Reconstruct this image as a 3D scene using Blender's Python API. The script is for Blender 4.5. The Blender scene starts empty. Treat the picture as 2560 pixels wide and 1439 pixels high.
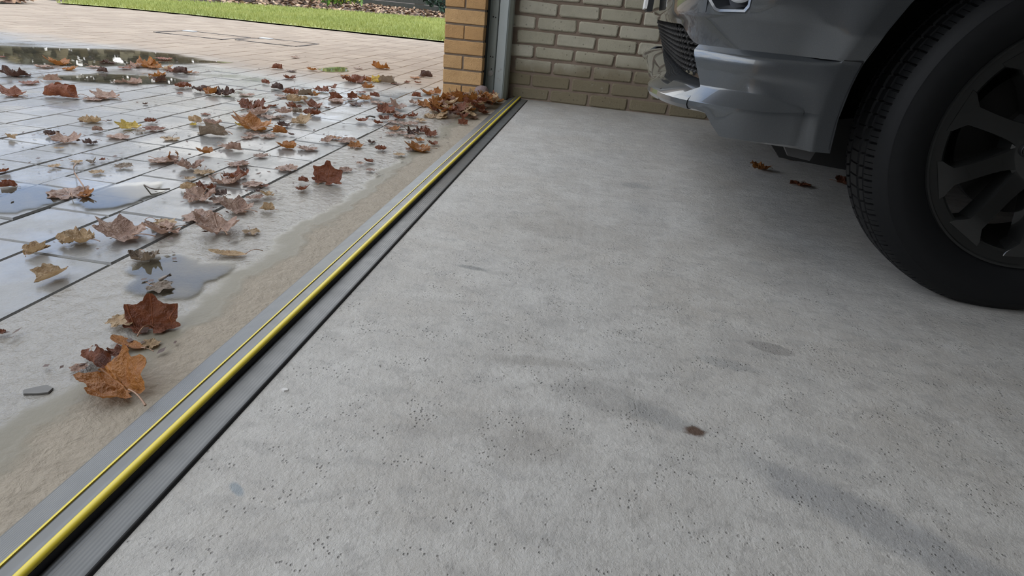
import bpy, bmesh, math, random
import numpy as np
from mathutils import Vector, Matrix, noise

scene = bpy.context.scene
COL = scene.collection
random.seed(7)

# ------------------------------------------------------------------ camera
F_PX, PITCH, YAW, ROLL, CAM_H = 1505.0, 0.44094, 0.10372, 0.09943, 0.4993
_fw = Vector((-math.sin(YAW) * math.cos(PITCH), math.cos(YAW) * math.cos(PITCH), -math.sin(PITCH)))
_r = Vector((math.cos(YAW), math.sin(YAW), 0))
_u = _r.cross(_fw)
CR = math.cos(ROLL) * _r + math.sin(ROLL) * _u
CU = -math.sin(ROLL) * _r + math.cos(ROLL) * _u
cam_d = bpy.data.cameras.new('camera')
cam = bpy.data.objects.new('camera', cam_d)
COL.objects.link(cam)
cam_d.sensor_width = 36
cam_d.sensor_fit = 'HORIZONTAL'
cam_d.lens = F_PX / 2560 * 36
cam_d.clip_start = 0.02
M = Matrix.Identity(4)
for i in range(3):
    M[i][0], M[i][1], M[i][2] = CR[i], CU[i], -_fw[i]
M[2][3] = CAM_H
cam.matrix_world = M
scene.camera = cam


def ray(px, py):
    return (px - 1280) / F_PX * CR - (py - 719.5) / F_PX * CU + _fw


def gnd(px, py, z=0.0):
    d = ray(px, py)
    t = (z - CAM_H) / d.z
    return Vector((t * d.x, t * d.y, z))


# ------------------------------------------------------------------ world, light, exposure
scene.view_settings.view_transform = 'Standard'
scene.view_settings.look = 'None'
scene.view_settings.gamma = 1
scene.view_settings.use_curve_mapping = False
scene.view_settings.exposure = 1.34

world = bpy.data.worlds.new('sky')
scene.world = world
world.use_nodes = True
wn = world.node_tree
wn.nodes.clear()
w_out = wn.nodes.new('ShaderNodeOutputWorld')
w_bg = wn.nodes.new('ShaderNodeBackground')
w_tc = wn.nodes.new('ShaderNodeTexCoord')
w_map = wn.nodes.new('ShaderNodeMapping')
w_map.inputs['Scale'].default_value = (1.0, 1.0, 2.2)
w_map.inputs['Location'].default_value = (0.35, 0.2, 0.1)
w_noise = wn.nodes.new('ShaderNodeTexNoise')
w_noise.inputs['Scale'].default_value = 2.1
w_noise.inputs['Detail'].default_value = 6
w_noise.inputs['Roughness'].default_value = 0.55
w_ramp = wn.nodes.new('ShaderNodeValToRGB')
w_ramp.color_ramp.elements[0].position = 0.40
w_ramp.color_ramp.elements[0].color = (0.42, 0.58, 0.90, 1)
w_ramp.color_ramp.elements[1].position = 0.545
w_ramp.color_ramp.elements[1].color = (1.03, 1.03, 1.01, 1)
wn.links.new(w_tc.outputs['Generated'], w_map.inputs[0])
wn.links.new(w_map.outputs[0], w_noise.inputs['Vector'])
wn.links.new(w_noise.outputs[0], w_ramp.inputs[0])
wn.links.new(w_ramp.outputs[0], w_bg.inputs[0])
w_bg.inputs[1].default_value = 1.0
wn.links.new(w_bg.outputs[0], w_out.inputs[0])

sun_d = bpy.data.lights.new('sun', 'SUN')
sun_d.energy = 0.35
sun_d.angle = math.radians(25)
sun_d.color = (1.0, 0.95, 0.85)
sun = bpy.data.objects.new('sun', sun_d)
COL.objects.link(sun)
sun.rotation_euler = (math.radians(40), math.radians(28), 0)


# ------------------------------------------------------------------ node helpers
class NT:
    def __init__(self, name):
        self.m = bpy.data.materials.new(name)
        self.m.use_nodes = True
        self.t = self.m.node_tree
        self.t.nodes.clear()
        self.out = self.t.nodes.new('ShaderNodeOutputMaterial')
        self.b = self.t.nodes.new('ShaderNodeBsdfPrincipled')
        self.link(self.b.outputs[0], self.out.inputs[0])
        self._pos = None

    def link(self, a, b):
        self.t.links.new(a, b)

    def node(self, typ, **kw):
        n = self.t.nodes.new(typ)
        for k, v in kw.items():
            setattr(n, k, v)
        return n

    def pos(self):
        if self._pos is None:
            self._pos = self.node('ShaderNodeNewGeometry').outputs['Position']
        return self._pos

    def obj(self):
        return self.node('ShaderNodeTexCoord').outputs['Object']

    def set(self, key, v):
        s = self.b.inputs[key]
        if hasattr(v, 'is_linked'):
            self.link(v, s)
        else:
            s.default_value = v

    def val(self, sock, v):
        if hasattr(v, 'is_linked'):
            self.link(v, sock)
        else:
            sock.default_value = v

    def math(self, op, a, b=0.0, c=None, clamp=False):
        n = self.node('ShaderNodeMath', operation=op, use_clamp=clamp)
        self.val(n.inputs[0], a)
        self.val(n.inputs[1], b)
        if c is not None:
            self.val(n.inputs[2], c)
        return n.outputs[0]

    def noise(self, vec, scale, detail=4, rough=0.55, stretch=None, dist=0.0):
        if stretch:
            mp = self.node('ShaderNodeMapping')
            mp.inputs['Scale'].default_value = stretch
            self.link(vec, mp.inputs[0])
            vec = mp.outputs[0]
        n = self.node('ShaderNodeTexNoise')
        n.inputs['Scale'].default_value = scale
        n.inputs['Detail'].default_value = detail
        n.inputs['Roughness'].default_value = rough
        n.inputs['Distortion'].default_value = dist
        self.link(vec, n.inputs['Vector'])
        return n.outputs[0]

    def vor(self, vec, scale, feature='F1', rnd=1.0):
        n = self.node('ShaderNodeTexVoronoi', feature=feature)
        n.inputs['Scale'].default_value = scale
        n.inputs['Randomness'].default_value = rnd
        self.link(vec, n.inputs['Vector'])
        return n.outputs[0]

    def ss(self, v, lo, hi, a=0.0, b=1.0):
        n = self.node('ShaderNodeMapRange', interpolation_type='SMOOTHSTEP')
        self.val(n.inputs[0], v)
        n.inputs[1].default_value = lo
        n.inputs[2].default_value = hi
        n.inputs[3].default_value = a
        n.inputs[4].default_value = b
        return n.outputs[0]

    def mix(self, f, a, b, mode='MIX'):
        n = self.node('ShaderNodeMix', data_type='RGBA', blend_type=mode)
        self.val(n.inputs[0], f)
        for s, v in ((n.inputs[6], a), (n.inputs[7], b)):
            if hasattr(v, 'is_linked'):
                self.link(v, s)
            else:
                s.default_value = (*v, 1) if len(v) == 3 else v
        return n.outputs[2]

    def bump(self, h, strength=0.3, dist=0.005, normal=None):
        n = self.node('ShaderNodeBump')
        self.val(n.inputs['Strength'], strength)
        n.inputs['Distance'].default_value = dist
        self.link(h, n.inputs['Height'])
        if normal is not None:
            self.link(normal, n.inputs['Normal'])
        self.link(n.outputs[0], self.b.inputs['Normal'])
        return n.outputs[0]

    def blob(self, cx, cy, rx, ry, ang=0.0, soft=0.5, wob=None):
        """elliptic mask in world xy, 1 inside, 0 outside"""
        mp = self.node('ShaderNodeMapping', vector_type='TEXTURE')
        mp.inputs['Location'].default_value = (cx, cy, 0)
        mp.inputs['Rotation'].default_value = (0, 0, ang)
        mp.inputs['Scale'].default_value = (rx, ry, 1000)
        self.link(self.pos(), mp.inputs[0])
        ln = self.node('ShaderNodeVectorMath', operation='LENGTH')
        self.link(mp.outputs[0], ln.inputs[0])
        d = ln.outputs['Value']
        if wob is not None:
            d = self.math('ADD', d, wob)
        return self.ss(d, 1.0 - soft, 1.0 + soft, 1.0, 0.0)


def simple(name, col, rough=0.5, metal=0.0, spec=0.5, coat=0.0, noise_amt=0.0, nscale=40, bump=0.0, bscale=200):
    n = NT(name)
    c = (*col, 1)
    if noise_amt:
        f = n.noise(n.obj(), nscale, 5)
        c = n.mix(f, tuple(x * (1 - noise_amt) for x in col), tuple(min(1, x * (1 + noise_amt)) for x in col))
    n.set('Base Color', c)
    n.set('Roughness', rough)
    n.set('Metallic', metal)
    n.set('Specular IOR Level', spec)
    n.set('Coat Weight', coat)
    if bump:
        n.bump(n.noise(n.obj(), bscale, 4), bump, 0.002)
    return n.m


# ------------------------------------------------------------------ mesh helpers
def mesh_obj(name, verts, faces, mat, parent=None, smooth=False, loc=None):
    me = bpy.data.meshes.new(name)
    me.from_pydata([tuple(v) for v in verts], [], faces)
    me.materials.append(mat)
    if smooth:
        me.polygons.foreach_set('use_smooth', [True] * len(me.polygons))
    me.update()
    o = bpy.data.objects.new(name, me)
    COL.objects.link(o)
    if parent is not None:
        o.parent = parent
    if loc is not None:
        o.location = loc
    return o


def link_mesh(name, me, parent=None, loc=(0, 0, 0), rot=(0, 0, 0), scale=None):
    o = bpy.data.objects.new(name, me)
    COL.objects.link(o)
    o.location = loc
    o.rotation_euler = rot
    if scale is not None:
        o.scale = scale
    if parent is not None:
        o.parent = parent
    return o


def empty(name, loc=(0, 0, 0)):
    o = bpy.data.objects.new(name, None)
    o.empty_display_size = 0.05
    COL.objects.link(o)
    o.location = loc
    return o


def tag(o, label=None, cat=None, group=None, kind=None):
    if label:
        o['label'] = label
    if cat:
        o['category'] = cat
    if group:
        o['group'] = group
    if kind:
        o['kind'] = kind
    return o


class MB:
    def __init__(self):
        self.v, self.f = [], []

    def add(self, verts, faces):
        k = len(self.v)
        self.v += [tuple(p) for p in verts]
        self.f += [tuple(i + k for i in fc) for fc in faces]

    def box(self, x0, y0, z0, x1, y1, z1):
        self.add([(x0, y0, z0), (x1, y0, z0), (x1, y1, z0), (x0, y1, z0), (x0, y0, z1), (x1, y0, z1), (x1, y1, z1), (x0, y1, z1)],
                 [(0, 3, 2, 1), (4, 5, 6, 7), (0, 1, 5, 4), (1, 2, 6, 5), (2, 3, 7, 6), (3, 0, 4, 7)])

    def grid(self, rows, close_u=False, close_v=False, flip=False):
        n, m = len(rows), len(rows[0])
        vs = [p for r in rows for p in r]
        fs = []
        for i in range(n if close_v else n - 1):
            for j in range(m if close_u else m - 1):
                a, b = i * m + j, i * m + (j + 1) % m
                c, d = ((i + 1) % n) * m + (j + 1) % m, ((i + 1) % n) * m + j
                fs.append((a, d, c, b) if flip else (a, b, c, d))
        self.add(vs, fs)

    def tube(self, pts, rads, sides=6):
        rows = []
        for i, p in enumerate(pts):
            p = Vector(p)
            t = (Vector(pts[min(i + 1, len(pts) - 1)]) - Vector(pts[max(i - 1, 0)])).normalized()
            a = t.orthogonal().normalized()
            b = t.cross(a)
            r = rads[i] if hasattr(rads, '__len__') else rads
            rows.append([tuple(p + r * (math.cos(2 * math.pi * k / sides) * a + math.sin(2 * math.pi * k / sides) * b)) for k in range(sides)])
        k = len(self.v)
        self.grid(rows, close_u=True)
        self.f.append(tuple(k + s for s in range(sides))[::-1])
        self.f.append(tuple(k + (len(pts) - 1) * sides + s for s in range(sides)))

    def cyl(self, c, axis, r, h, sides=24):
        c = Vector(c)
        a = Vector(axis).normalized()
        self.tube([c - a * h / 2, c + a * h / 2], r, sides)

    def build(self, name, mat, parent=None, smooth=False, bevel=0.0, bseg=2, loc=None):
        o = mesh_obj(name, self.v, self.f, mat, parent, smooth, loc)
        if bevel:
            b = o.modifiers.new('bevel', 'BEVEL')
            b.width = bevel
            b.segments = bseg
            b.limit_method = 'ANGLE'
        return o


def shade_auto(o, ang=35):
    me = o.data
    bm = bmesh.new()
    bm.from_mesh(me)
    bmesh.ops.recalc_face_normals(bm, faces=bm.faces)
    for f in bm.faces:
        f.smooth = True
    for e in bm.edges:
        if len(e.link_faces) == 2 and e.calc_face_angle(0) > math.radians(ang):
            e.smooth = False
    bm.to_mesh(me)
    bm.free()
    return o


# ------------------------------------------------------------------ materials: ground
def mat_floor():
    n = NT('garage_concrete')
    p = n.pos()
    n1 = n.noise(p, 1.7, 6, 0.6)
    n2 = n.noise(p, 9, 6, 0.65)
    n3 = n.noise(p, 60, 5, 0.7)
    col = n.mix(n.ss(n1, 0.3, 0.7), (0.46, 0.43, 0.385), (0.49, 0.475, 0.445))
    col = n.mix(n.ss(n2, 0.38, 0.68, 0.0, 0.7), col, (0.58, 0.56, 0.52))
    col = n.mix(n.ss(n3, 0.52, 0.72, 0.0, 0.5), col, (0.36, 0.34, 0.31))
    n5 = n.noise(p, 26, 5, 0.6, stretch=(0.8, 1.3, 1.0), dist=0.5)
    col = n.mix(n.ss(n5, 0.48, 0.66, 0.0, 0.5), col, (0.36, 0.345, 0.32))
    # broad trowel patches
    n4 = n.noise(p, 4.5, 4, 0.5, stretch=(1.0, 0.75, 1.0), dist=0.6)
    col = n.mix(n.ss(n4, 0.60, 0.66, 0.0, 0.28), col, (0.35, 0.34, 0.32))
    w = n.math('MULTIPLY', n.math('SUBTRACT', n.noise(p, 14, 4), 0.5), 1.6)
    wf = n.math('MULTIPLY', n.math('SUBTRACT', n.noise(p, 60, 4), 0.5), 1.6)
    stains = [(-0.045, 0.80, 0.085, 0.012, 0.12, 0.5, 0.35, (0.24, 0.22, 0.19)),
              (0.07, 0.735, 0.07, 0.035, -0.3, 0.4, 0.40, (0.25, 0.24, 0.22)),
              (0.15, 0.71, 0.05, 0.02, -0.4, 0.4, 0.45, (0.24, 0.245, 0.24)),
              (0.36, 0.962, 0.035, 0.017, -0.2, 0.15, 0.55, (0.25, 0.235, 0.215)),
              (0.27, 0.885, 0.05, 0.016, -0.2, 0.3, 0.45, (0.27, 0.27, 0.26)),
              (-0.20, 1.12, 0.028, 0.008, -0.1, 0.5, 0.6, (0.17, 0.175, 0.17)),
              (0.40, 0.56, 0.16, 0.035, -0.55, 0.4, 0.45, (0.23, 0.24, 0.25)),
              (0.36, 0.69, 0.06, 0.022, -0.15, 0.3, 0.35, (0.28, 0.275, 0.265)),
              (-0.02, 0.60, 0.05, 0.03, 0.1, 0.4, 0.3, (0.27, 0.25, 0.22)),
              (-0.13, 0.62, 0.06, 0.03, 0.1, 0.4, 0.3, (0.29, 0.27, 0.24)),
              (-0.06, 1.45, 0.16, 0.10, 0.0, 0.6, 0.30, (0.28, 0.25, 0.21)),
              (0.17, 1.95, 0.05, 0.03, 0.0, 0.5, 0.4, (0.20, 0.20, 0.20)),
              (-0.322, 0.452, 0.012, 0.005, -0.6, 0.35, 0.7, (0.24, 0.29, 0.32))]
    for (cx, cy, rx, ry, a, soft, amt, c) in stains:
        col = n.mix(n.math('MULTIPLY', n.blob(cx, cy, rx, ry, a, soft, w), amt), col, c)
    rust = n.blob(0.194, 0.688, 0.013, 0.011, 0, 0.35, wf)
    col = n.mix(n.math('MULTIPLY', rust, 0.9), col, (0.075, 0.032, 0.012))
    # long soft tyre scuffs
    for (cx, cy, rx, ry, a) in ((0.02, 1.75, 0.01, 0.55, 0.02), (0.05, 1.7, 0.006, 0.5, 0.02), (-0.01, 1.6, 0.004, 0.6, 0.02)):
        col = n.mix(n.math('MULTIPLY', n.blob(cx, cy, rx, ry, a, 0.8), 0.18), col, (0.55, 0.53, 0.5))
    # pits
    pv = n.vor(p, 85, 'F1')
    pn = n.noise(p, 8, 3)
    pit = n.math('MULTIPLY', n.ss(n.math('ADD', pv, n.math('MULTIPLY', n.math('SUBTRACT', n3, 0.5), 0.5)), 0.08, 0.22, 1.0, 0.0), n.ss(pn, 0.52, 0.68))
    col = n.mix(n.math('MULTIPLY', pit, 0.40), col, (0.20, 0.19, 0.175))
    pv2 = n.vor(p, 150, 'F1')
    pit2 = n.math('MULTIPLY', n.ss(pv2, 0.12, 0.3, 1.0, 0.0), n.ss(n.noise(p, 21, 3), 0.45, 0.65))
    col = n.mix(n.math('MULTIPLY', pit2, 0.65), col, (0.19, 0.18, 0.17))
    pv3 = n.vor(p, 70, 'F1')
    wh = n.math('MULTIPLY', n.ss(pv3, 0.03, 0.07, 1.0, 0.0), n.ss(n.noise(p, 15, 3), 0.58, 0.64))
    col = n.mix(wh, col, (0.75, 0.74, 0.72))
    n.set('Base Color', col)
    n.set('Roughness', n.ss(n2, 0.3, 0.7, 0.62, 0.85))
    n.set('Specular IOR Level', 0.35)
    h = n.math('ADD', n.math('MULTIPLY', n.noise(p, 22, 4, 0.5), 0.55), n.math('MULTIPLY', n.noise(p, 95, 6, 0.72), 0.75))
    h = n.math('SUBTRACT', h, n.math('MULTIPLY', pit, 0.35))
    h = n.math('SUBTRACT', h, n.math('MULTIPLY', pit2, 0.35))
    n.bump(h, 0.8, 0.006)
    return n.m


def mat_apron():
    n = NT('wet_apron_concrete')
    p = n.pos()
    sx = n.node('ShaderNodeSeparateXYZ')
    n.link(p, sx.inputs[0])
    n1 = n.noise(p, 5, 5, 0.6)
    n2 = n.noise(p, 40, 5, 0.65)
    wob = n.math('MULTIPLY', n.math('SUBTRACT', n.noise(p, 7, 4, 0.6), 0.5), 0.13)
    xx = n.math('ADD', sx.outputs[0], wob)
    wet = n.ss(xx, -0.605, -0.555, 1.0, 0.0)
    col = n.mix(n1, (0.28, 0.235, 0.175), (0.35, 0.305, 0.24))
    col = n.mix(n.ss(n2, 0.4, 0.7, 0, 0.5), col, (0.25, 0.21, 0.16))
    col = n.mix(n.math('MULTIPLY', wet, 0.7), col, (0.20, 0.197, 0.18))
    tree_refl_band = n.math('MULTIPLY', n.ss(xx, -0.64, -0.60), n.ss(xx, -0.585, -0.555, 1, 0))
    col = n.mix(n.math('MULTIPLY', tree_refl_band, 0.8), col, (0.17, 0.15, 0.10))  # olive reflection of trees painted into the concrete colour along this band
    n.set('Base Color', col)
    n.set('Roughness', n.math('MAXIMUM', n.ss(wet, 0, 1, 0.75, 0.07), n.math('MULTIPLY', tree_refl_band, 0.5)))
    n.set('Specular IOR Level', n.ss(wet, 0, 1, 0.3, 0.42))
    h = n.math('ADD', n.noise(p, 38, 5, 0.6, dist=0.4), n.math('MULTIPLY', n.noise(p, 120, 4, 0.6), 0.4))
    n.bump(h, n.ss(tree_refl_band, 0, 1, 0.62, 0.2), 0.008)
    return n.m


def mat_paver(island):
    n = NT('paver_stone' + ('_far' if island else ''))
    p = n.pos()
    if island:
        rnd = n.node('ShaderNodeNewGeometry').outputs['Random Per Island']
    else:
        rnd = n.node('ShaderNodeObjectInfo').outputs['Random']
    sx = n.node('ShaderNodeSeparateXYZ')
    n.link(p, sx.inputs[0])
    x, y = sx.outputs[0], sx.outputs[1]
    # where the paving is still wet: near the garage, ragged edge
    e = n.math('SUBTRACT', y, n.math('MULTIPLY', x, -0.12))
    e = n.math('ADD', e, n.math('MULTIPLY', n.math('SUBTRACT', n.noise(p, 0.9, 4, 0.6), 0.5), 1.6))
    wet = n.ss(e, 3.0, 3.75, 1.0, 0.0)
    n1 = n.noise(p, 14, 5, 0.65)
    n2 = n.noise(p, 90, 4, 0.7)
    dry = n.mix(rnd, (0.285, 0.23, 0.175), (0.36, 0.295, 0.225))
    dry = n.mix(n.ss(n1, 0.35, 0.7, 0, 0.35), dry, (0.30, 0.225, 0.175))
    wetc = n.mix(rnd, (0.17, 0.168, 0.158), (0.225, 0.22, 0.205))
    wetc = n.mix(n.ss(n1, 0.4, 0.75, 0, 0.6), wetc, (0.125, 0.12, 0.11))
    col = n.mix(wet, dry, wetc)
    col = n.mix(n.ss(n2, 0.55, 0.75, 0, 0.4), col, (0.2, 0.18, 0.15))
    n.set('Base Color', col)
    film = n.noise(p, 3.2, 4, 0.6)
    rw = n.math('ADD', n.ss(film, 0.40, 0.6, 0.13, 0.30), n.math('MULTIPLY', rnd, 0.08))
    rr = n.node('ShaderNodeMix', data_type='FLOAT')
    n.link(wet, rr.inputs[0])
    rr.inputs[2].default_value = 0.8
    n.link(rw, rr.inputs[3])
    n.set('Roughness', rr.outputs[0])
    n.set('Specular IOR Level', n.ss(wet, 0, 1, 0.25, 0.38))
    h = n.math('ADD', n.noise(p, 45, 5, 0.6), n.math('MULTIPLY', n.noise(p, 200, 3, 0.6), 0.4))
    n.bump(h, n.ss(film, 0.40, 0.6, 0.12, 0.45), 0.004)
    return n.m


MAT_FLOOR = mat_floor()
MAT_APRON = mat_apron()
MAT_PAVER = mat_paver(False)
MAT_PAVER_FAR = mat_paver(True)


def mat_sand():
    n = NT('joint_sand')
    p = n.pos()
    a = n.noise(p, 6, 4)
    b = n.noise(p, 120, 4)
    c = n.mix(n.ss(a, 0.45, 0.65), (0.085, 0.075, 0.055), (0.075, 0.09, 0.04))
    c = n.mix(n.ss(b, 0.45, 0.7, 0, 0.7), c, (0.15, 0.125, 0.09))
    n.set('Base Color', c)
    n.set('Roughness', 0.9)
    n.bump(b, 0.6, 0.004)
    return n.m


def mat_soil():
    n = NT('dark_soil')
    p = n.pos()
    a = n.noise(p, 30, 6, 0.7)
    n.set('Base Color', n.mix(a, (0.035, 0.025, 0.02), (0.13, 0.09, 0.065)))
    n.set('Roughness', 0.95)
    n.bump(a, 0.8, 0.03)
    return n.m


def mat_water():
    n = NT('puddle_water')
    n.t.nodes.remove(n.b)
    at = n.node('ShaderNodeAttribute', attribute_name='depth')
    dep = n.ss(at.outputs['Fac'], 0.0, 1.0)
    tr = n.node('ShaderNodeBsdfTransparent')
    n.link(n.mix(dep, (1, 1, 1), (0.78, 0.75, 0.66)), tr.inputs[0])
    gl = n.node('ShaderNodeBsdfGlossy')
    gl.inputs['Roughness'].default_value = 0.015
    fr = n.node('ShaderNodeFresnel')
    fr.inputs['IOR'].default_value = 1.42
    mx = n.node('ShaderNodeMixShader')
    bp = n.node('ShaderNodeBump')
    bp.inputs['Strength'].default_value = 0.05
    bp.inputs['Distance'].default_value = 0.003
    n.link(n.noise(n.pos(), 9, 3), bp.inputs['Height'])
    n.link(bp.outputs[0], gl.inputs['Normal'])
    n.link(n.math('MULTIPLY', fr.outputs[0], dep), mx.inputs[0])
    n.link(tr.outputs[0], mx.inputs[1])
    n.link(gl.outputs[0], mx.inputs[2])
    n.link(mx.outputs[0], n.out.inputs[0])
    return n.m


MAT_SAND, MAT_SOIL, MAT_WATER = mat_sand(), mat_soil(), mat_water()
MAT_PLASTER = simple('interior_plaster', (0.30, 0.29, 0.275), 0.9, noise_amt=0.1, nscale=8)
MAT_CEIL = simple('ceiling_board', (0.80, 0.80, 0.78), 0.9, noise_amt=0.05, nscale=5)


def quad(name, pts, mat):
    return mesh_obj(name, pts, [tuple(range(len(pts)))], mat)


# ------------------------------------------------------------------ structure: ground
WALL_Y = 3.60
m = MB()
m.box(-0.45, -3.0, -0.12, 5.8, WALL_Y + 0.1, 0.0)
tag(m.build('floor', MAT_FLOOR), 'worn grey concrete garage floor with stains and pits', 'floor', kind='structure')
m = MB()
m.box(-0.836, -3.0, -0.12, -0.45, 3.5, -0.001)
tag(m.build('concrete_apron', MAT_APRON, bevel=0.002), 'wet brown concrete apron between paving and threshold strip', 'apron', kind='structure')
drive = mesh_obj('driveway', [(-14, -4, -0.0055), (-0.836, -4, -0.0055), (-0.836, 7.6, -0.0055), (-14, 7.6, -0.0055)], [(0, 1, 2, 3)], MAT_SAND)
tag(drive, 'block-paved driveway, wet by the garage and dry beyond', 'driveway', kind='structure')
gb = mesh_obj('garden_ground', [(-60, -40, -0.03), (40, -40, -0.03), (40, 60, -0.03), (-60, 60, -0.03)], [(0, 1, 2, 3)], MAT_SOIL)
tag(gb, 'dark garden soil stretching away behind the lawn', 'soil', kind='structure')

# pavers -------------------------------------------------------------
CH, GAP = 0.003, 0.0028


def paver_geo(w, l):
    a, b = w / 2 - GAP / 2, l / 2 - GAP / 2
    vs = []
    for (ix, z) in ((0.0, -0.03), (0.0, -0.004), (CH, 0.0)):
        vs += [(-a + ix, -b + ix, z), (a - ix, -b + ix, z), (a - ix, b - ix, z), (-a + ix, b - ix, z)]
    fs = [(8, 9, 10, 11)]
    for k in (0, 4):
        for j in range(4):
            fs.append((k + j, k + (j + 1) % 4, k + 4 + (j + 1) % 4, k + 4 + j))
    return vs, fs


rowx = [-0.8395, -1.018, -1.163, -1.305, -1.440, -1.576, -1.728, -1.875]
while rowx[-1] > -7.6:
    rowx.append(rowx[-1] - random.choice((0.14, 0.145, 0.15)))
known = {0: [0.42, 0.66, 0.912, 1.155, 1.41, 1.62, 1.755, 1.985, 2.115, 2.245, 2.37, 2.585, 2.72, 2.93, 3.06, 3.27],
         1: [0.50, 0.72, 0.945, 1.125, 1.24, 1.415, 1.66, 1.80, 2.02, 2.16, 2.41, 2.56, 2.725, 2.94],
         2: [0.80, 1.037, 1.25, 1.328, 1.54, 1.72, 1.815, 2.05, 2.27],
         3: [1.02, 1.25, 1.39, 1.538, 1.72, 1.95, 2.12],
         4: [1.17, 1.39, 1.512, 1.73, 1.93, 2.12],
         6: [1.35, 1.555, 1.735, 1.935, 2.14]}
pav = []
for r in range(len(rowx) - 1):
    x1, x0 = rowx[r], rowx[r + 1]
    ks = list(known.get(r, [0.9 + random.random() * 0.2]))
    ymin = -0.6 if r < 8 else 0.3
    while ks[0] > ymin:
        ks.insert(0, ks[0] - random.choice((0.125, 0.145, 0.21, 0.24)))
    while ks[-1] < 7.3:
        ks.append(ks[-1] + random.choice((0.125, 0.145, 0.21, 0.24)))
    ks[-1] = 7.45
    for y0, y1 in zip(ks[:-1], ks[1:]):
        if x0 < -6.35 and y1 < 6.7:
            continue
        pav.append((x0, x1, y0, y1))


def in_view(x, y):
    d = Vector((x, y, -CAM_H))
    z = d.dot(_fw)
    if z < 0.05:
        return False
    return -120 < 1280 + F_PX * d.dot(CR) / z < 2600 and -60 < 719.5 - F_PX * d.dot(CU) / z < 1500


def near_key(q):
    cx, cy = (q[0] + q[1]) / 2, (q[2] + q[3]) / 2
    return (0 if in_view(cx, cy) else 1, math.hypot(cx, cy))


pav.sort(key=near_key)
cache = {}
far = MB()
for i, (x0, x1, y0, y1) in enumerate(pav):
    w, l = round(x1 - x0, 3), round(y1 - y0, 3)
    loc = Vector(((x0 + x1) / 2, (y0 + y1) / 2, random.uniform(-0.0025, 0.0)))
    rot = (random.gauss(0, 0.0035), random.gauss(0, 0.0035), random.gauss(0, 0.004))
    if i < 300:
        if (w, l) not in cache:
            vs, fs = paver_geo(w, l)
            me = bpy.data.meshes.new('paver')
            me.from_pydata(vs, [], fs)
            me.materials.append(MAT_PAVER)
            cache[(w, l)] = me
        link_mesh('paver', cache[(w, l)], drive, loc, rot)
    else:
        vs, fs = paver_geo(w, l)
        R = Matrix.Rotation(rot[0], 3, 'X') @ Matrix.Rotation(rot[1], 3, 'Y') @ Matrix.Rotation(rot[2], 3, 'Z')
        far.add([tuple(R @ Vector(v) + loc) for v in vs], fs)
tag(far.build('distant_pavers', MAT_PAVER_FAR, drive), kind='stuff')

# manhole covers set into the paving
MAT_STEEL = simple('galvanised_steel', (0.45, 0.46, 0.46), 0.4, metal=0.7, noise_amt=0.15, nscale=30)
mh = empty('manhole_cover', gnd(592, 95))
tag(mh, 'recessed paved manhole cover with dark metal rims in the dry paving', 'manhole cover')
MAT_RIM = simple('dark_cast_iron', (0.05, 0.045, 0.045), 0.6)
for (cx, cy, wx, wy) in ((-0.28, -0.05, 0.62, 0.45), (0.36, 0.05, 0.55, 0.45)):
    for (a0, b0, a1, b1) in ((-wx / 2, -wy / 2, wx / 2, -wy / 2 + 0.012), (-wx / 2, wy / 2 - 0.012, wx / 2, wy / 2), (-wx / 2, -wy / 2, -wx / 2 + 0.012, wy / 2), (wx / 2 - 0.012, -wy / 2, wx / 2, wy / 2)):
        m = MB()
        m.box(cx + a0, cy + b0, -0.01, cx + a1, cy + b1, 0.0025)
        m.build('cover_rim', MAT_RIM, mh)
    m = MB()
    m.box(cx - wx / 2 + 0.02, cy + wy / 2 - 0.09, -0.01, cx - wx / 2 + 0.12, cy + wy / 2 - 0.02, 0.008)
    m.build('lifting_plate', MAT_STEEL, mh, bevel=0.002)


# puddles -------------------------------------------------------------
def puddle(name, cx, cy, rx, ry, ang, seed, z, label):
    pts = []
    n = 56
    for k in range(n):
        a = 2 * math.pi * k / n
        r = 1 + 0.45 * noise.noise(Vector((math.cos(a) * 1.3 + seed, math.sin(a) * 1.3, seed * 0.7))) + 0.18 * noise.noise(Vector((math.cos(a) * 4, math.sin(a) * 4 + seed, 3)))
        x, y = rx * r * math.cos(a), ry * r * math.sin(a)
        pts.append((x * math.cos(ang) - y * math.sin(ang), x * math.sin(ang) + y * math.cos(ang), 0))
    vs, fs = [(0, 0, 0)], [(0, 1 + k, 1 + (k + 1) % n) for k in range(n)]
    for q in (0.72, 0.88, 1.0):
        vs += [(p[0] * q, p[1] * q, 0) for p in pts]
    for b in (1, 1 + n):
        fs += [(b + k, b + n + k, b + n + (k + 1) % n, b + (k + 1) % n) for k in range(n)]
    o = mesh_obj(name, vs, fs, MAT_WATER, loc=(cx, cy, z))
    at = o.data.attributes.new('depth', 'FLOAT', 'POINT')
    at.data.foreach_set('value', [1.0] * (1 + n) + [0.7] * n + [0.0] * n)
    return tag(o, label, 'puddle', 'rainwater puddles')


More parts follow.
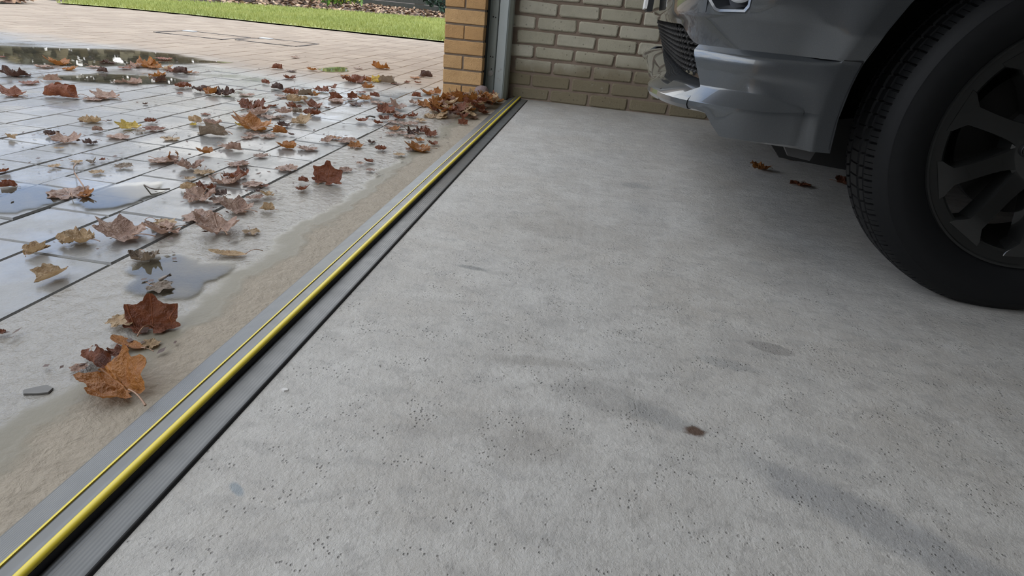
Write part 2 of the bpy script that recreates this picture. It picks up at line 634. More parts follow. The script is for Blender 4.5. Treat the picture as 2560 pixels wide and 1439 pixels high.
puddle('puddle', -0.70, 0.905, 0.085, 0.10, 0.3, 3.1, 0.0018, 'small blue-sky puddle on the brown apron behind the big red leaf')
puddle('puddle', -1.095, 1.245, 0.075, 0.12, -0.3, 7.7, 0.0022, 'sky-blue puddle on the nearest pavers beside the long-stemmed leaf')
puddle('puddle', -1.27, 1.14, 0.10, 0.10, 0.2, 12.2, 0.0022, 'white reflecting puddle at the left edge of the paving')
puddle('puddle', -2.95, 3.30, 0.75, 0.42, 0.55, 15.5, 0.0022, 'large shallow puddle far left at the edge of the dry paving')
puddle('puddle', -1.72, 3.95, 0.11, 0.16, 0.3, 22.0, 0.0022, 'narrow far puddle on paving left of the brick pillar')
puddle('puddle', -2.25, 2.75, 0.30, 0.16, 0.5, 27.0, 0.0022, 'thin puddle among leaves on the middle of the paving')

# ------------------------------------------------------------------ structure: lawn, beds
LAWN = [(-6.45, 7.0), (-5.9, 7.32), (-5.0, 7.45), (-1.8, 7.5), (4.0, 7.5), (4.0, 18.5), (-1.0, 16.6), (-3.6, 14.7), (-5.2, 13.3), (-6.5, 11.8), (-7.1, 10.3), (-7.25, 8.7)]


def in_poly(x, y, P):
    c = False
    j = len(P) - 1
    for i in range(len(P)):
        (xi, yi), (xj, yj) = P[i], P[j]
        if (yi > y) != (yj > y) and x < (xj - xi) * (y - yi) / (yj - yi) + xi:
            c = not c
        j = i
    return c


def mat_lawn(name, island):
    n = NT(name)
    p = n.pos()
    a = n.noise(p, 1.1, 4)
    b = n.noise(p, 12, 4)
    c = n.mix(n.ss(a, 0.35, 0.65), (0.23, 0.265, 0.065), (0.30, 0.32, 0.09))
    c = n.mix(n.ss(b, 0.5, 0.75, 0, 0.5), c, (0.17, 0.23, 0.05))
    if island:
        r = n.node('ShaderNodeNewGeometry').outputs['Random Per Island']
        c = n.mix(n.math('MULTIPLY', r, 0.35), c, (0.42, 0.46, 0.12))
    n.set('Base Color', c)
    n.set('Roughness', 0.7)
    return n.m


lawn = mesh_obj('lawn', [(x, y, 0.012) for x, y in LAWN], [tuple(range(len(LAWN)))], mat_lawn('turf_base', False))
tag(lawn, 'bright green mown lawn beyond the paving', 'lawn', kind='structure')
rng = np.random.default_rng(3)
bv, bf = [], []
cnt = 0
while cnt < 42000:
    x, y = rng.uniform(-7.3, 1.0), rng.uniform(6.9, 16)
    if rng.random() > (7.4 / y) ** 2 * 1.1 or not in_poly(x, y, LAWN):
        continue
    a = rng.uniform(0, 6.28)
    h = rng.uniform(0.03, 0.06)
    w = 0.006 * y / 7
    dx, dy = math.cos(a) * w, math.sin(a) * w
    tx, ty = rng.normal(0, 0.015, 2)
    k = len(bv)
    bv += [(x - dx, y - dy, 0.01), (x + dx, y + dy, 0.01), (x + tx, y + ty, 0.01 + h)]
    bf.append((k, k + 1, k + 2))
    cnt += 1
g = mesh_obj('grass', bv, bf, mat_lawn('grass_blades', True), lawn)
tag(g, kind='stuff')


def mat_litter():
    n = NT('leaf_litter')
    r = n.node('ShaderNodeNewGeometry').outputs['Random Per Island']
    rp = n.node('ShaderNodeValToRGB')
    rp.color_ramp.elements[0].color = (0.10, 0.05, 0.03, 1)
    rp.color_ramp.elements[1].color = (0.62, 0.46, 0.30, 1)
    e = rp.color_ramp.elements.new(0.5)
    e.color = (0.30, 0.17, 0.09, 1)
    n.link(r, rp.inputs[0])
    n.set('Base Color', rp.outputs[0])
    n.set('Roughness', 0.6)
    return n.m


lv, lf = [], []
spots = []
for i in range(9000):
    x, y = rng.uniform(-12, 2), rng.uniform(7.5, 22)
    # bed strip behind the lawn
    if in_poly(x, y, LAWN) or y < 8.0:
        continue
    spots.append((x, y))
for i in range(2600):
    x, y = rng.uniform(-8.5, -6.35), rng.uniform(3.5, 6.85)
    if not (x > -6.9 and y > 6.7):
        spots.append((x, y))
for (x, y) in spots:
    s = rng.uniform(0.03, 0.07)
    a = rng.uniform(0, 6.28)
    t1, t2 = rng.normal(0, 0.5, 2)
    d1 = Vector((math.cos(a), math.sin(a), t1 * 0.5)) * s
    d2 = Vector((-math.sin(a), math.cos(a), t2 * 0.7)) * s * 0.8
    c = Vector((x, y, rng.uniform(0.0, 0.05) + abs(t1) * s * 0.4))
    k = len(lv)
    lv += [c - d1, c - d2 * 0.8, c + d1, c + d2]
    lf.append((k, k + 1, k + 2, k + 3))
tag(mesh_obj('leaf_litter', lv, lf, mat_litter()), 'brown fallen leaf litter covering the bed behind the lawn', 'leaf litter', kind='stuff')

# fence far behind ------------------------------------------------------
MAT_FENCE = simple('weathered_fence_wood', (0.07, 0.072, 0.06), 0.85, noise_amt=0.4, nscale=12)
fence = empty('timber_fence', (-5.0, 20.5, 0))
tag(fence, 'dark weathered timber fence standing behind the shrubs', 'fence')
for k in range(12):
    m = MB()
    m.box(-9 + 0.0, -0.01 + 0.004 * (k % 2), 0.03 + k * 0.15, 9.0, 0.02, 0.165 + k * 0.15)
    m.build('board', MAT_FENCE, fence, bevel=0.004)
for k in range(7):
    m = MB()
    m.box(-9 + k * 3 - 0.05, -0.07, 0, -9 + k * 3 + 0.05, -0.012, 1.9)
    m.build('post', MAT_FENCE, fence, bevel=0.005)


# shrubs ------------------------------------------------------------
def mat_foliage(name, c0, c1, c2):
    n = NT(name)
    r = n.node('ShaderNodeNewGeometry').outputs['Random Per Island']
    rp = n.node('ShaderNodeValToRGB')
    rp.color_ramp.elements[0].color = (*c0, 1)
    rp.color_ramp.elements[1].color = (*c2, 1)
    e = rp.color_ramp.elements.new(0.55)
    e.color = (*c1, 1)
    n.link(r, rp.inputs[0])
    n.set('Base Color', rp.outputs[0])
    n.set('Roughness', 0.45)
    return n.m


MAT_BARK = simple('bark', (0.16, 0.12, 0.09), 0.9, noise_amt=0.4, nscale=30)
MAT_LEAFG = mat_foliage('shrub_green', (0.05, 0.13, 0.02), (0.16, 0.32, 0.04), (0.42, 0.42, 0.06))
MAT_LEAFD = mat_foliage('shrub_dark', (0.012, 0.03, 0.018), (0.025, 0.06, 0.035), (0.07, 0.12, 0.07))


def shrub(name, x, y, rx, ry, h, z0, nleaf, size, mat, seed, label, cat='shrub', trunk=0.02, group=None):
    e = empty(name, (x, y, -0.02))
    tag(e, label, cat, group)
    rg = np.random.default_rng(seed)
    vs, fs = [], []
    for i in range(nleaf):
        d = Vector(rg.normal(0, 1, 3)).normalized()
        rr = rg.uniform(0.55, 1.0) ** 0.5
        q = d * rr * (1 + 0.28 * noise.noise(d * 2.2 + Vector((seed, 0, 0))))
        p = Vector((q.x * rx, q.y * ry, z0 + (h - z0) / 2 * (1 + q.z)))
        if p.z < z0:
            continue
        a = Vector(rg.normal(0, 1, 3)).normalized()
        b = a.orthogonal().normalized()
        s = size * rg.uniform(0.6, 1.3)
        k = len(vs)
        vs += [p - a * s, p - b * s * 0.42, p + a * s, p + b * s * 0.42]
        fs.append((k, k + 1, k + 2, k + 3))
    fo = mesh_obj('foliage', vs, fs, mat, e)
    tag(fo, kind='stuff')
    for k in range(5):
        a = k * 1.256 + seed
        m = MB()
        top = Vector((math.cos(a) * rx * 0.5, math.sin(a) * ry * 0.5, h * 0.6))
        m.tube([(math.cos(a) * 0.05, math.sin(a) * 0.05, 0), top * 0.5 + Vector((0, 0, h * 0.05)), top], [trunk, trunk * 0.8, trunk * 0.3])
        m.build('branch', MAT_BARK, e)
    return e


shrub('leafy_shrub', -6.05, 14.2, 0.75, 0.6, 1.5, 0.10, 2600, 0.06, MAT_LEAFG, 1, 'bright green and yellow leafy shrub in the bed behind the lawn')
shrub('leafy_shrub', -8.2, 13.6, 0.95, 0.6, 1.4, 0.10, 2600, 0.06, MAT_LEAFG, 6, 'green leafy shrub at the left end of the garden bed')
shrub('evergreen_shrub', -4.6, 18.2, 0.95, 0.8, 2.6, 0.10, 3500, 0.08, MAT_LEAFD, 2, 'dark evergreen shrub behind the lawn right next to the brick pillar')
shrub('evergreen_shrub', -9.2, 16.6, 1.3, 0.9, 2.2, 0.1, 2500, 0.08, MAT_LEAFD, 3, 'dark evergreen shrub behind the green shrubs at the far left')
shrub('garden_tree', -6.6, 22.6, 2.2, 1.4, 5.4, 1.6, 5000, 0.13, MAT_LEAFD, 4, 'dark garden tree rising behind the timber fence line', 'tree', 0.09)

MAT_HEDGE = mat_foliage('hedge_autumn', (0.05, 0.045, 0.02), (0.13, 0.115, 0.05), (0.26, 0.20, 0.09))


HEDGE = empty('added_hedge', (-15.0, 0.0, 0))  # unseen hedge, added to keep bright horizon sky out of the reflections
tag(HEDGE, 'long olive-brown hedge added out of view to darken puddle and car reflections', 'hedge')


def hedge(x0, y0, x1, y1, h, seed):
    e = HEDGE
    o0 = Vector((x0 + 15.0, y0, 0))
    rg = np.random.default_rng(seed)
    d = Vector((x1 - x0, y1 - y0, 0))
    nrm = Vector((-d.y, d.x, 0)).normalized()
    vs, fs = [], []
    for i in range(4200):
        t = rg.random()
        w = rg.uniform(-0.5, 0.5)
        z = rg.uniform(0.0, 1.0) * (h + 0.35 * noise.noise(Vector((t * d.length * 0.7, seed, 0))))
        p = o0 + d * t + nrm * w + Vector((0, 0, z + 0.05))
        a = Vector(rg.normal(0, 1, 3)).normalized()
        b = a.orthogonal().normalized()
        sz = 0.16 * rg.uniform(0.6, 1.3)
        k = len(vs)
        vs += [p - a * sz, p - b * sz * 0.6, p + a * sz, p + b * sz * 0.6]
        fs.append((k, k + 1, k + 2, k + 3))
    tag(mesh_obj('foliage', vs, fs, MAT_HEDGE, e), kind='stuff')
    for k in range(5):
        m_ = MB()
        c_ = o0 + d * ((k + 0.5) / 5)
        m_.tube([c_, c_ + Vector((0.1, 0.05, h * 0.5)), c_ + Vector((0, 0.1, h * 0.9))], [0.04, 0.03, 0.012])
        m_.build('stem', MAT_BARK, e)


hedge(-13.5, 14.0, -15.0, 7.5, 3.0, 41)
hedge(-9.3, 19.6, -13.5, 14.05, 3.3, 45)
hedge(-15.0, 7.45, -15.0, 0.05, 2.8, 42)
hedge(-15.0, 0.0, -14.0, -6.5, 2.8, 43)
hedge(-14.0, -6.5, -11.0, -13.0, 2.8, 44)
hedge(-11.0, -13.0, -5.5, -16.0, 2.8, 46)
hedge(-5.5, -16.0, 1.5, -17.0, 2.8, 47)

# ------------------------------------------------------------------ garage shell


def mat_brick(name, c0, c1, low, speck, island=False):
    n = NT(name)
    p = n.pos()
    rnd = n.node('ShaderNodeNewGeometry').outputs['Random Per Island'] if island else n.node('ShaderNodeObjectInfo').outputs['Random']
    a = n.noise(p, 9, 5, 0.65)
    c = n.mix(rnd, c0, c1)
    c = n.mix(n.ss(a, 0.4, 0.75, 0, 0.5), c, tuple(v * 0.72 for v in c0))
    if low:
        sx = n.node('ShaderNodeSeparateXYZ')
        n.link(p, sx.inputs[0])
        zz = n.math('ADD', sx.outputs[2], n.math('MULTIPLY', n.math('SUBTRACT', n.noise(p, 3.5, 4), 0.5), 0.22))
        # damp, algae-stained bottom courses
        c = n.mix(n.ss(zz, 0.16, 0.30, 0.92, 0.0), c, (0.20, 0.165, 0.10))
        eff = n.math('MULTIPLY', n.ss(n.noise(p, 22, 5, 0.7), 0.62, 0.74), n.ss(sx.outputs[2], 0.1, 0.28, 1, 0.1))
        c = n.mix(n.math('MULTIPLY', eff, 0.5), c, (0.55, 0.53, 0.48))
    v = n.vor(p, speck[0])
    sp = n.math('MULTIPLY', n.ss(v, 0.12, 0.26, 1, 0), n.ss(n.noise(p, 30, 3), 0.45, 0.6))
    c = n.mix(n.math('MULTIPLY', sp, speck[1]), c, (0.05, 0.03, 0.02))
    n.set('Base Color', c)
    n.set('Roughness', 0.88)
    n.bump(n.math('ADD', n.noise(p, 60, 5, 0.7), n.math('MULTIPLY', n.noise(p, 240, 3), 0.4)), 0.7, 0.006)
    return n.m


MAT_WALLBRICK = mat_brick('pale_wall_brick', (0.44, 0.41, 0.31), (0.60, 0.57, 0.47), True, (45, 0.5))
MAT_WALLBRICK_I = mat_brick('pale_wall_brick_far', (0.44, 0.41, 0.31), (0.60, 0.57, 0.47), True, (45, 0.5), True)
MAT_PIER = mat_brick('buff_pier_brick', (0.52, 0.30, 0.125), (0.66, 0.42, 0.20), False, (190, 0.8))
MAT_PIER_I = mat_brick('buff_facade_brick', (0.52, 0.30, 0.125), (0.66, 0.42, 0.20), False, (190, 0.8), True)
MAT_MORTAR_W = simple('brown_mortar', (0.235, 0.18, 0.14), 0.95, noise_amt=0.3, nscale=25, bump=0.6, bscale=90)
MAT_MORTAR_P = simple('grey_mortar', (0.21, 0.165, 0.125), 0.95, noise_amt=0.25, nscale=40, bump=0.5, bscale=120)


def brick_geo(l, d, h, jit=0.0, seed=0, ch=0.006, k=0.008):
    """brick with worn, rounded edges; front at y=-d (depth into +y), centre x,z"""
    rg = random.Random(seed)
    a, c = l / 2, h / 2
    # front outline with clipped corners and slight waviness
    ring = []
    for (sx, sz) in ((-1, -1), (1, -1), (1, 1), (-1, 1)):
        p1 = (sx * (a - (0 if sx * sz > 0 else k)), sz * (c - (k if sx * sz > 0 else 0)))
        p2 = (sx * (a - (k if sx * sz > 0 else 0)), sz * (c - (0 if sx * sz > 0 else k)))
        ring += [p1, p2]
    ring = [(x + rg.uniform(-jit, jit), z + rg.uniform(-jit, jit)) for x, z in ring]
    vs, n = [], len(ring)
    for (inset, y) in ((0, 0.0), (0, -d + ch), (ch, -d)):
        for x, z in ring:
            vs.append((x * (1 - inset / a), y, z * (1 - inset / c)))
    fs = [tuple(2 * n + i for i in range(n))[::-1]]
    for k in (0, n):
        for i in range(n):
            fs.append((k + i, k + n + i, k + n + (i + 1) % n, k + (i + 1) % n))
    fs = [f[::-1] for f in fs]
    return vs, fs


# side wall ahead of the camera
m = MB()
m.box(-0.64, WALL_Y + 0.004, -0.05, 5.8, WALL_Y + 0.22, 2.5)
wall_back = m.build('wall_back', MAT_MORTAR_W)
tag(wall_back, 'pale brick garage side wall with brown mortar behind the car', 'wall', kind='structure')
BX0 = -0.2692
brick_meshes = []
for k in range(8):
    vs, fs = brick_geo(0.212, 0.02, 0.063, 0.0025, k)
    me = bpy.data.meshes.new('brick')
    me.from_pydata(vs, [], fs)
    me.materials.append(MAT_WALLBRICK)
    brick_meshes.append(me)
rest = MB()
for r in range(33):
    zc = 0.0347 + r * 0.075
    off = 0.0 if r % 2 == 0 else 0.1125
    for c in range(-3, 30):
        xc = BX0 + off + (c + 0.5) * 0.225
        if xc < -0.6 or xc > 5.65:
            continue
        loc = (xc, WALL_Y + 0.012 + random.uniform(-0.003, 0.002) + (0.004 if r < 3 else 0), zc)
        if r < 10 and xc < 2.4:
            o = link_mesh('brick', random.choice(brick_meshes), wall_back, loc, (random.gauss(0, 0.006), random.gauss(0, 0.008), random.gauss(0, 0.006)), (random.uniform(0.98, 1.015), 1, random.uniform(0.96, 1.03)))
        else:
            vs, fs = brick_geo(0.212, 0.02, 0.063, 0.0025, r * 40 + c)
            rest.add([(v[0] + loc[0], v[1] + loc[1], v[2] + loc[2]) for v in vs], fs)
tag(rest.build('upper_bricks', MAT_WALLBRICK_I, wall_back), kind='stuff')

# buff brick pier at the door opening
PX0, PX1, PY = -0.842, -0.628, 3.36
m = MB()
m.box(PX0 + 0.004, PY + 0.006, -0.05, PX1 - 0.004, PY + 0.32, 2.32)
pier = m.build('brick_pillar', MAT_MORTAR_P)
tag(pier, 'buff brick pillar at the garage door opening, leaves at its foot', 'pillar', kind='structure')
pm = {}
for (nm, L) in (('s', 0.212), ('h', 0.1015)):
    for k in range(3):
        vs, fs = brick_geo(L, 0.10, 0.065, 0.0010, 50 + k, 0.0025, 0.0025)
        me = bpy.data.meshes.new('brick')
        me.from_pydata(vs, [], fs)
        me.materials.append(MAT_PIER)
        pm[nm, k] = me
for r in range(31):
    z = 0.034 + r * 0.075
    if r % 2 == 0:
        xs = [(PX0 + 0.052, 'h'), (PX1 - 0.052, 'h')]
    else:
        xs = [((PX0 + PX1) / 2, 's')]
    for x, nm in xs:
        link_mesh('brick', pm[nm, random.randrange(3)], pier, (x + random.uniform(-0.002, 0.002), PY + 0.10 + random.uniform(-0.001, 0.001), z), (0, random.gauss(0, 0.004), 0))
# the front of the house beyond the pillar
m = MB()
m.box(PX0 + 0.004, PY + 0.33, -0.05, -0.42, 6.6, 2.9)
m.box(PX0 + 0.004, -3.2, 2.32, -0.60, PY + 0.33, 2.9)
m.box(PX0 + 0.004, -3.2, -0.05, -0.60, -2.1, 2.32)
wl = m.build('wall_left', MAT_PIER_I)
tag(wl, 'buff brick house front around and above the wide door opening', 'wall', kind='structure')
m = MB()
m.box(-0.6, -3.2, -0.05, 5.8, -3.0, 2.5)
tag(m.build('wall_front', MAT_PLASTER), 'plain plastered garage wall behind the camera', 'wall', kind='structure')
m = MB()
m.box(5.6, -3.0, -0.05, 5.8, WALL_Y, 2.5)
tag(m.build('wall_right', MAT_PLASTER), 'plain plastered garage wall behind the parked car', 'wall', kind='structure')
m = MB()
m.box(-0.6, -3.2, 2.5, 5.8, WALL_Y + 0.2, 2.62)
tag(m.build('ceiling', MAT_CEIL), 'pale board garage ceiling over the car', 'ceiling', kind='structure')

# steel door frame -----------------------------------------------------------
MAT_FRAME = simple('grey_green_frame_paint', (0.36, 0.40, 0.38), 0.42, metal=0.35, noise_amt=0.12, nscale=12)
MAT_FRAME2 = simple('pale_frame_flange', (0.47, 0.52, 0.52), 0.4, metal=0.3, noise_amt=0.08, nscale=14)
MAT_BLACK = simple('black_rubber_seal', (0.012, 0.012, 0.014), 0.6)
MAT_HOLE = simple('dark_hole', (0.01, 0.01, 0.01), 0.9)
fr = empty('door_frame', (-0.575, 3.48, 0))
tag(fr, 'grey steel garage door frame upright beside the brick pillar', 'door frame')
m = MB()
m.box(-0.068, -0.055, 0.0, -0.052, 0.10, 2.32)
m.build('rubber_seal', MAT_BLACK, fr)
m = MB()
m.grid([[(x, y, z) for (x, y) in ((-0.058, 0.10), (-0.058, -0.006), (-0.05, 0.012), (-0.045, 0.02), (-0.010, 0.020), (-0.004, 0.012), (-0.003, 0.0), (-0.003, 0.10))] for z in (0.012, 2.32)])
m.build('channel', MAT_FRAME, fr)
m = MB()
m.box(0.0, -0.004, 0.0, 0.048, 0.06, 2.32)
m.build('flange', MAT_FRAME2, fr, bevel=0.002)
m = MB()
m.grid([[(x, y, z) for (x, y) in ((0.0485, -0.003), (0.054, 0.0), (0.068, 0.03), (0.068, 0.09), (0.0485, 0.09))] for z in (0.0, 2.32)], flip=True)
m.build('return_edge', MAT_FRAME, fr)
for z in (0.42, 0.22):
    for dx in (-0.035, -0.022):
        m = MB()
        m.cyl((dx, 0.019, z + (0.0 if dx < -0.03 else -0.002)), (0, 1, 0), 0.0035, 0.004, 10)
        m.build('bolt_hole', MAT_HOLE, fr)
m = MB()
m.cyl((-0.025, 0.019, 0.155), (0, 1, 0), 0.0035, 0.004, 10)
m.build('bolt_hole', MAT_HOLE, fr)
for (dx, z) in ((0.018, 0.15), (0.029, 0.162), (0.019, 0.112), (0.030, 0.104)):
    m = MB()
    m.cyl((dx, -0.005, z), (0, 1, 0), 0.0038, 0.006, 10)
    m.build('rivet', MAT_STEEL, fr)
m = MB()
m.cyl((-0.028, 0.014, 0.133), (0, 1, 0), 0.015, 0.008, 20)
hg = m.build('anchor_washer', MAT_STEEL, fr, bevel=0.001)
m = MB()
m.cyl((-0.028, 0.008, 0.133), (0, 1, 0), 0.008, 0.010, 6)
m.build('anchor_nut', MAT_STEEL, hg)
# granite cobble by the pillar
MAT_GRANITE = simple('purple_granite', (0.21, 0.155, 0.145), 0.85, noise_amt=0.6, nscale=160, bump=0.7, bscale=150)
bm = bmesh.new()
bmesh.ops.create_icosphere(bm, subdivisions=3, radius=1)
for v in bm.verts:
    q = v.co.copy()
    v.co = Vector((q.x * 0.040, q.y * 0.035, q.z * 0.034)) * (1 + 0.14 * noise.noise(q * 1.7))
me = bpy.data.meshes.new('cobble_stone')
bm.to_mesh(me)
bm.free()
me.materials.append(MAT_GRANITE)
me.polygons.foreach_set('use_smooth', [True] * len(me.polygons))
tag(link_mesh('cobble_stone', me, None, (-0.612, 3.315, 0.052)), 'rounded purple-grey granite cobble at the foot of the pillar', 'stone')

# ------------------------------------------------------------------ threshold strip


def mat_rubber(name, col, rough):
    n = NT(name)
    n.set('Base Color', (*col, 1))
    n.set('Roughness', n.ss(n.noise(n.pos(), 30, 4), 0.3, 0.7, rough - 0.05, rough + 0.06))
    n.set('Specular IOR Level', 0.6)
    return n.m


MAT_RUB = mat_rubber('grey_black_rubber', (0.12, 0.125, 0.125), 0.36)
MAT_RUBE = mat_rubber('black_rubber_edge', (0.008, 0.008, 0.009), 0.55)
MAT_YEL = mat_rubber('yellow_rubber', (0.70, 0.55, 0.035), 0.40)
strip = empty('threshold_strip', (-0.497, 1.3, 0))
tag(strip, 'black rubber garage threshold strip with two yellow lines across the floor', 'threshold strip')
YA, YB = -4.2, WALL_Y - 1.3 - 0.045


def extrude(profile, mat, name, smooth=True, parent=strip, ny=2):
    mm = MB()
    mm.grid([[(x, YA + (YB - YA) * k / (ny - 1), z) for x, z in profile] for k in range(ny)], flip=True)
    b = len(profile)
    mm.f.append(tuple(range(b)))
    mm.f.append(tuple(range((ny - 1) * b, ny * b))[::-1])
    o = mm.build(name, mat, parent)
    return shade_auto(o, 40)


def ribs(x0, z0, x1, z1, n, amp):
    out = []
    for i in range(n * 4 + 1):
        t = i / (n * 4)
        out.append((x0 + (x1 - x0) * t, z0 + (z1 - z0) * t + amp * (0.5 - 0.5 * math.cos(2 * math.pi * n * t))))
    return out


extrude([(0, 0.0), (0.0, 0.0012)] + ribs(0.0015, 0.0018, 0.036, 0.0125, 11, 0.00025) + [(0.0385, 0.0135), (0.0430, 0.0148), (0.0465, 0.0150), (0.052, 0.0142), (0.057, 0.0150), (0.0605, 0.0168), (0.066, 0.0172), (0.0705, 0.0150), (0.0705, 0.0)], MAT_RUB, 'outer_ramp')
extrude([(0.0378, 0.0130), (0.0380, 0.0146), (0.0398, 0.0158), (0.0416, 0.0161), (0.0420, 0.0135)], MAT_YEL, 'yellow_stripe')
extrude([(0.0605, 0.016)] + [(0.0655 + 0.005 * math.cos(a), 0.0165 + 0.0035 * math.sin(a)) for a in [math.pi * (1 - k / 10) for k in range(11)]] + [(0.0705, 0.0155)], MAT_YEL, 'yellow_bead')
extrude([(0.0706, 0.0), (0.0706, 0.0150), (0.0712, 0.0150), (0.0716, 0.006), (0.0716, 0.0)], MAT_RUBE, 'step_face')
extrude([(0.0717, 0.0), (0.0717, 0.0062)] + ribs(0.0722, 0.0062, 0.105, 0.0042, 8, 0.0002) + [(0.1068, 0.0038), (0.1070, 0.0)], MAT_RUB, 'inner_ramp')
extrude([(0.1070, 0.0), (0.1070, 0.0036), (0.1085, 0.0032), (0.1105, 0.0004), (0.1105, 0.0)], MAT_RUBE, 'inner_edge')

# ------------------------------------------------------------------ car
MAT_PAINT = NT('silver_car_paint')
_n = MAT_PAINT
_fl = _n.vor(_n.obj(), 900)
_n.set('Base Color', _n.mix(_n.math('MULTIPLY', _fl, 0.5), (0.105, 0.115, 0.125), (0.16, 0.175, 0.19)))
_n.set('Metallic', 0.7)
_n.set('Roughness', 0.28)
_n.set('Coat Weight', 1.0)
_n.set('Coat Roughness', 0.03)
MAT_PAINT = _n.m
MAT_TYRE = simple('tyre_rubber', (0.0065, 0.007, 0.008), 0.62, spec=0.3, noise_amt=0.15, nscale=60)
MAT_WHEEL = simple('dark_gunmetal', (0.026, 0.027, 0.026), 0.24, metal=0.4, coat=0.8)
MAT_TRIM = simple('black_trim', (0.012, 0.012, 0.013), 0.55)
MAT_GRILLE = simple('grille_plastic', (0.035, 0.034, 0.033), 0.42)
MAT_GLASS = simple('dark_window_glass', (0.02, 0.022, 0.025), 0.04, coat=1.0)
MAT_LAMP = simple('clear_lamp_lens', (0.85, 0.88, 0.88), 0.08, spec=0.8, coat=1.0)
MAT_PLATE = simple('white_plate', (0.8, 0.8, 0.78), 0.4)
MAT_DISC = simple('brake_disc_steel', (0.012, 0.011, 0.010), 0.5, metal=0.2)
MAT_BOLT = simple('bolt_steel', (0.2, 0.19, 0.18), 0.4, metal=0.8)

WX, WZ, WY = 0.905, 0.347, 1.285     # wheel arch centre and outer wheel face
WHX, WHZ = 0.898, 0.339              # wheel hub
WROT = math.radians(4.5)
YC = 2.20                            # car centre line
ARCH = 0.437
car = empty('car', (WX, YC, 0))
tag(car, 'silver car parked nose-out in the garage, only its front corner in view', 'car')


def cpt(p):
    # the car stands very slightly askew: its far front corner sits further back
    return (p[0] - WX + 0.04 * max(0.0, p[1] - 1.5), p[1] - YC, p[2])


def car_build(mb, name, mat, auto=30, parent=car, mirror=True, bevel=0.0):
    if mirror == 'two':
        mb2 = MB()
        mb2.v = [(x, 2 * YC - y, z) for x, y, z in mb.v]
        mb2.f = [f[::-1] for f in mb.f]
        car_build(mb2, name, mat, auto, parent, False, bevel)
    elif mirror:
        k = len(mb.v)
        mb.v += [(x, 2 * YC - y, z) for x, y, z in mb.v]
        mb.f += [tuple(i + k for i in f[::-1]) for f in mb.f[:]]
    mb.v = [cpt(p) for p in mb.v]
    o = mb.build(name, mat, parent)
    bm = bmesh.new()
    bm.from_mesh(o.data)
    bmesh.ops.remove_doubles(bm, verts=bm.verts, dist=0.0004)
    bm.to_mesh(o.data)
    bm.free()
    shade_auto(o, auto)
    if bevel:
        b = o.modifiers.new('bevel', 'BEVEL')
        b.width = bevel
        b.segments = 2
        b.limit_method = 'ANGLE'
        b.angle_limit = math.radians(40)
    return o


# plan curve of the front (side -> corner -> nose), outer skin at bumper height
PLAN = [(0.60, 1.278), (0.50, 1.277), (0.42, 1.279), (0.36, 1.283), (0.31, 1.291), (0.265, 1.304), (0.23, 1.320), (0.20, 1.341), (0.178, 1.365),
        (0.161, 1.40), (0.147, 1.445), (0.137, 1.50), (0.130, 1.57), (0.126, 1.66), (0.124, 1.78), (0.123, 1.93), (0.123, 2.07), (0.123, 2.2)]



def spline(pts, n):
    P = [Vector(p) for p in pts]
    L = [0]
    for a, b in zip(P[:-1], P[1:]):
        L.append(L[-1] + (b - a).length)
    out = []
    for k in range(n):
        s = L[-1] * k / (n - 1)
        i = max(j for j in range(len(P) - 1) if L[j] <= s + 1e-9)
        t = (s - L[i]) / (L[i + 1] - L[i])
        p0, p1, p2, p3 = P[max(i - 1, 0)], P[i], P[i + 1], P[min(i + 2, len(P) - 1)]
        out.append(0.5 * ((2 * p1) + (p2 - p0) * t + (2 * p0 - 5 * p1 + 4 * p2 - p3) * t * t + (3 * p1 - p0 - 3 * p2 + p3) * t ** 3))
    return out


CURVE = spline(PLAN, 73)
NRM = []
for i in range(len(CURVE)):
    t = (CURVE[min(i + 1, len(CURVE) - 1)] - CURVE[max(i - 1, 0)]).normalized()
    NRM.append(Vector((t.y * -1, t.x)))       # outward: towards -x / -y
if NRM[5].y > 0:
    NRM = [-v for v in NRM]
NRM[-1] = Vector((-1, 0))


def sstep(a, b, x):
    t = max(0.0, min(1.0, (x - a) / (b - a)))
    return t * t * (3 - 2 * t)


def sk(i, off, z):
    k = min(int(i), len(CURVE) - 2)
    t = i - k
    p = CURVE[k].lerp(CURVE[k + 1], t) + NRM[k].lerp(NRM[k + 1], t) * off
    return Vector((p.x, p.y, z))


def arch_x(z):
    d = ARCH ** 2 - (z - WZ) ** 2
    return WX - math.sqrt(max(d, 0))


IG = max(i for i in range(len(CURVE)) if CURVE[i].x > 0.176)      # first column of the grille opening


def fidx(x):
    """fractional column whose plan x equals x"""
    if x >= CURVE[0].x:
        return 0.0
    for q in range(len(CURVE) - 1):
        if CURVE[q].x >= x >= CURVE[q + 1].x:
            return q + (CURVE[q].x - x) / (CURVE[q].x - CURVE[q + 1].x)
    return IG


def flare(p):
    """the skin swells outwards a little as it nears the wheel arch"""
    r = math.hypot(p.x - WX, p.z - WZ)
    p.y -= (0.007 + 0.011 * sstep(0.45, 0.50, p.z)) * sstep(ARCH + 0.125, ARCH + 0.036, r) * (1.0 if p.y < 1.5 else 0.0)
    return p


I0 = min(i for i in range(len(CURVE)) if CURVE[i].x < 0.395)
NEARC = (0.0, 0.004, 0.012, 0.022, 0.032, 0.0365, 0.041, 0.052, 0.066)


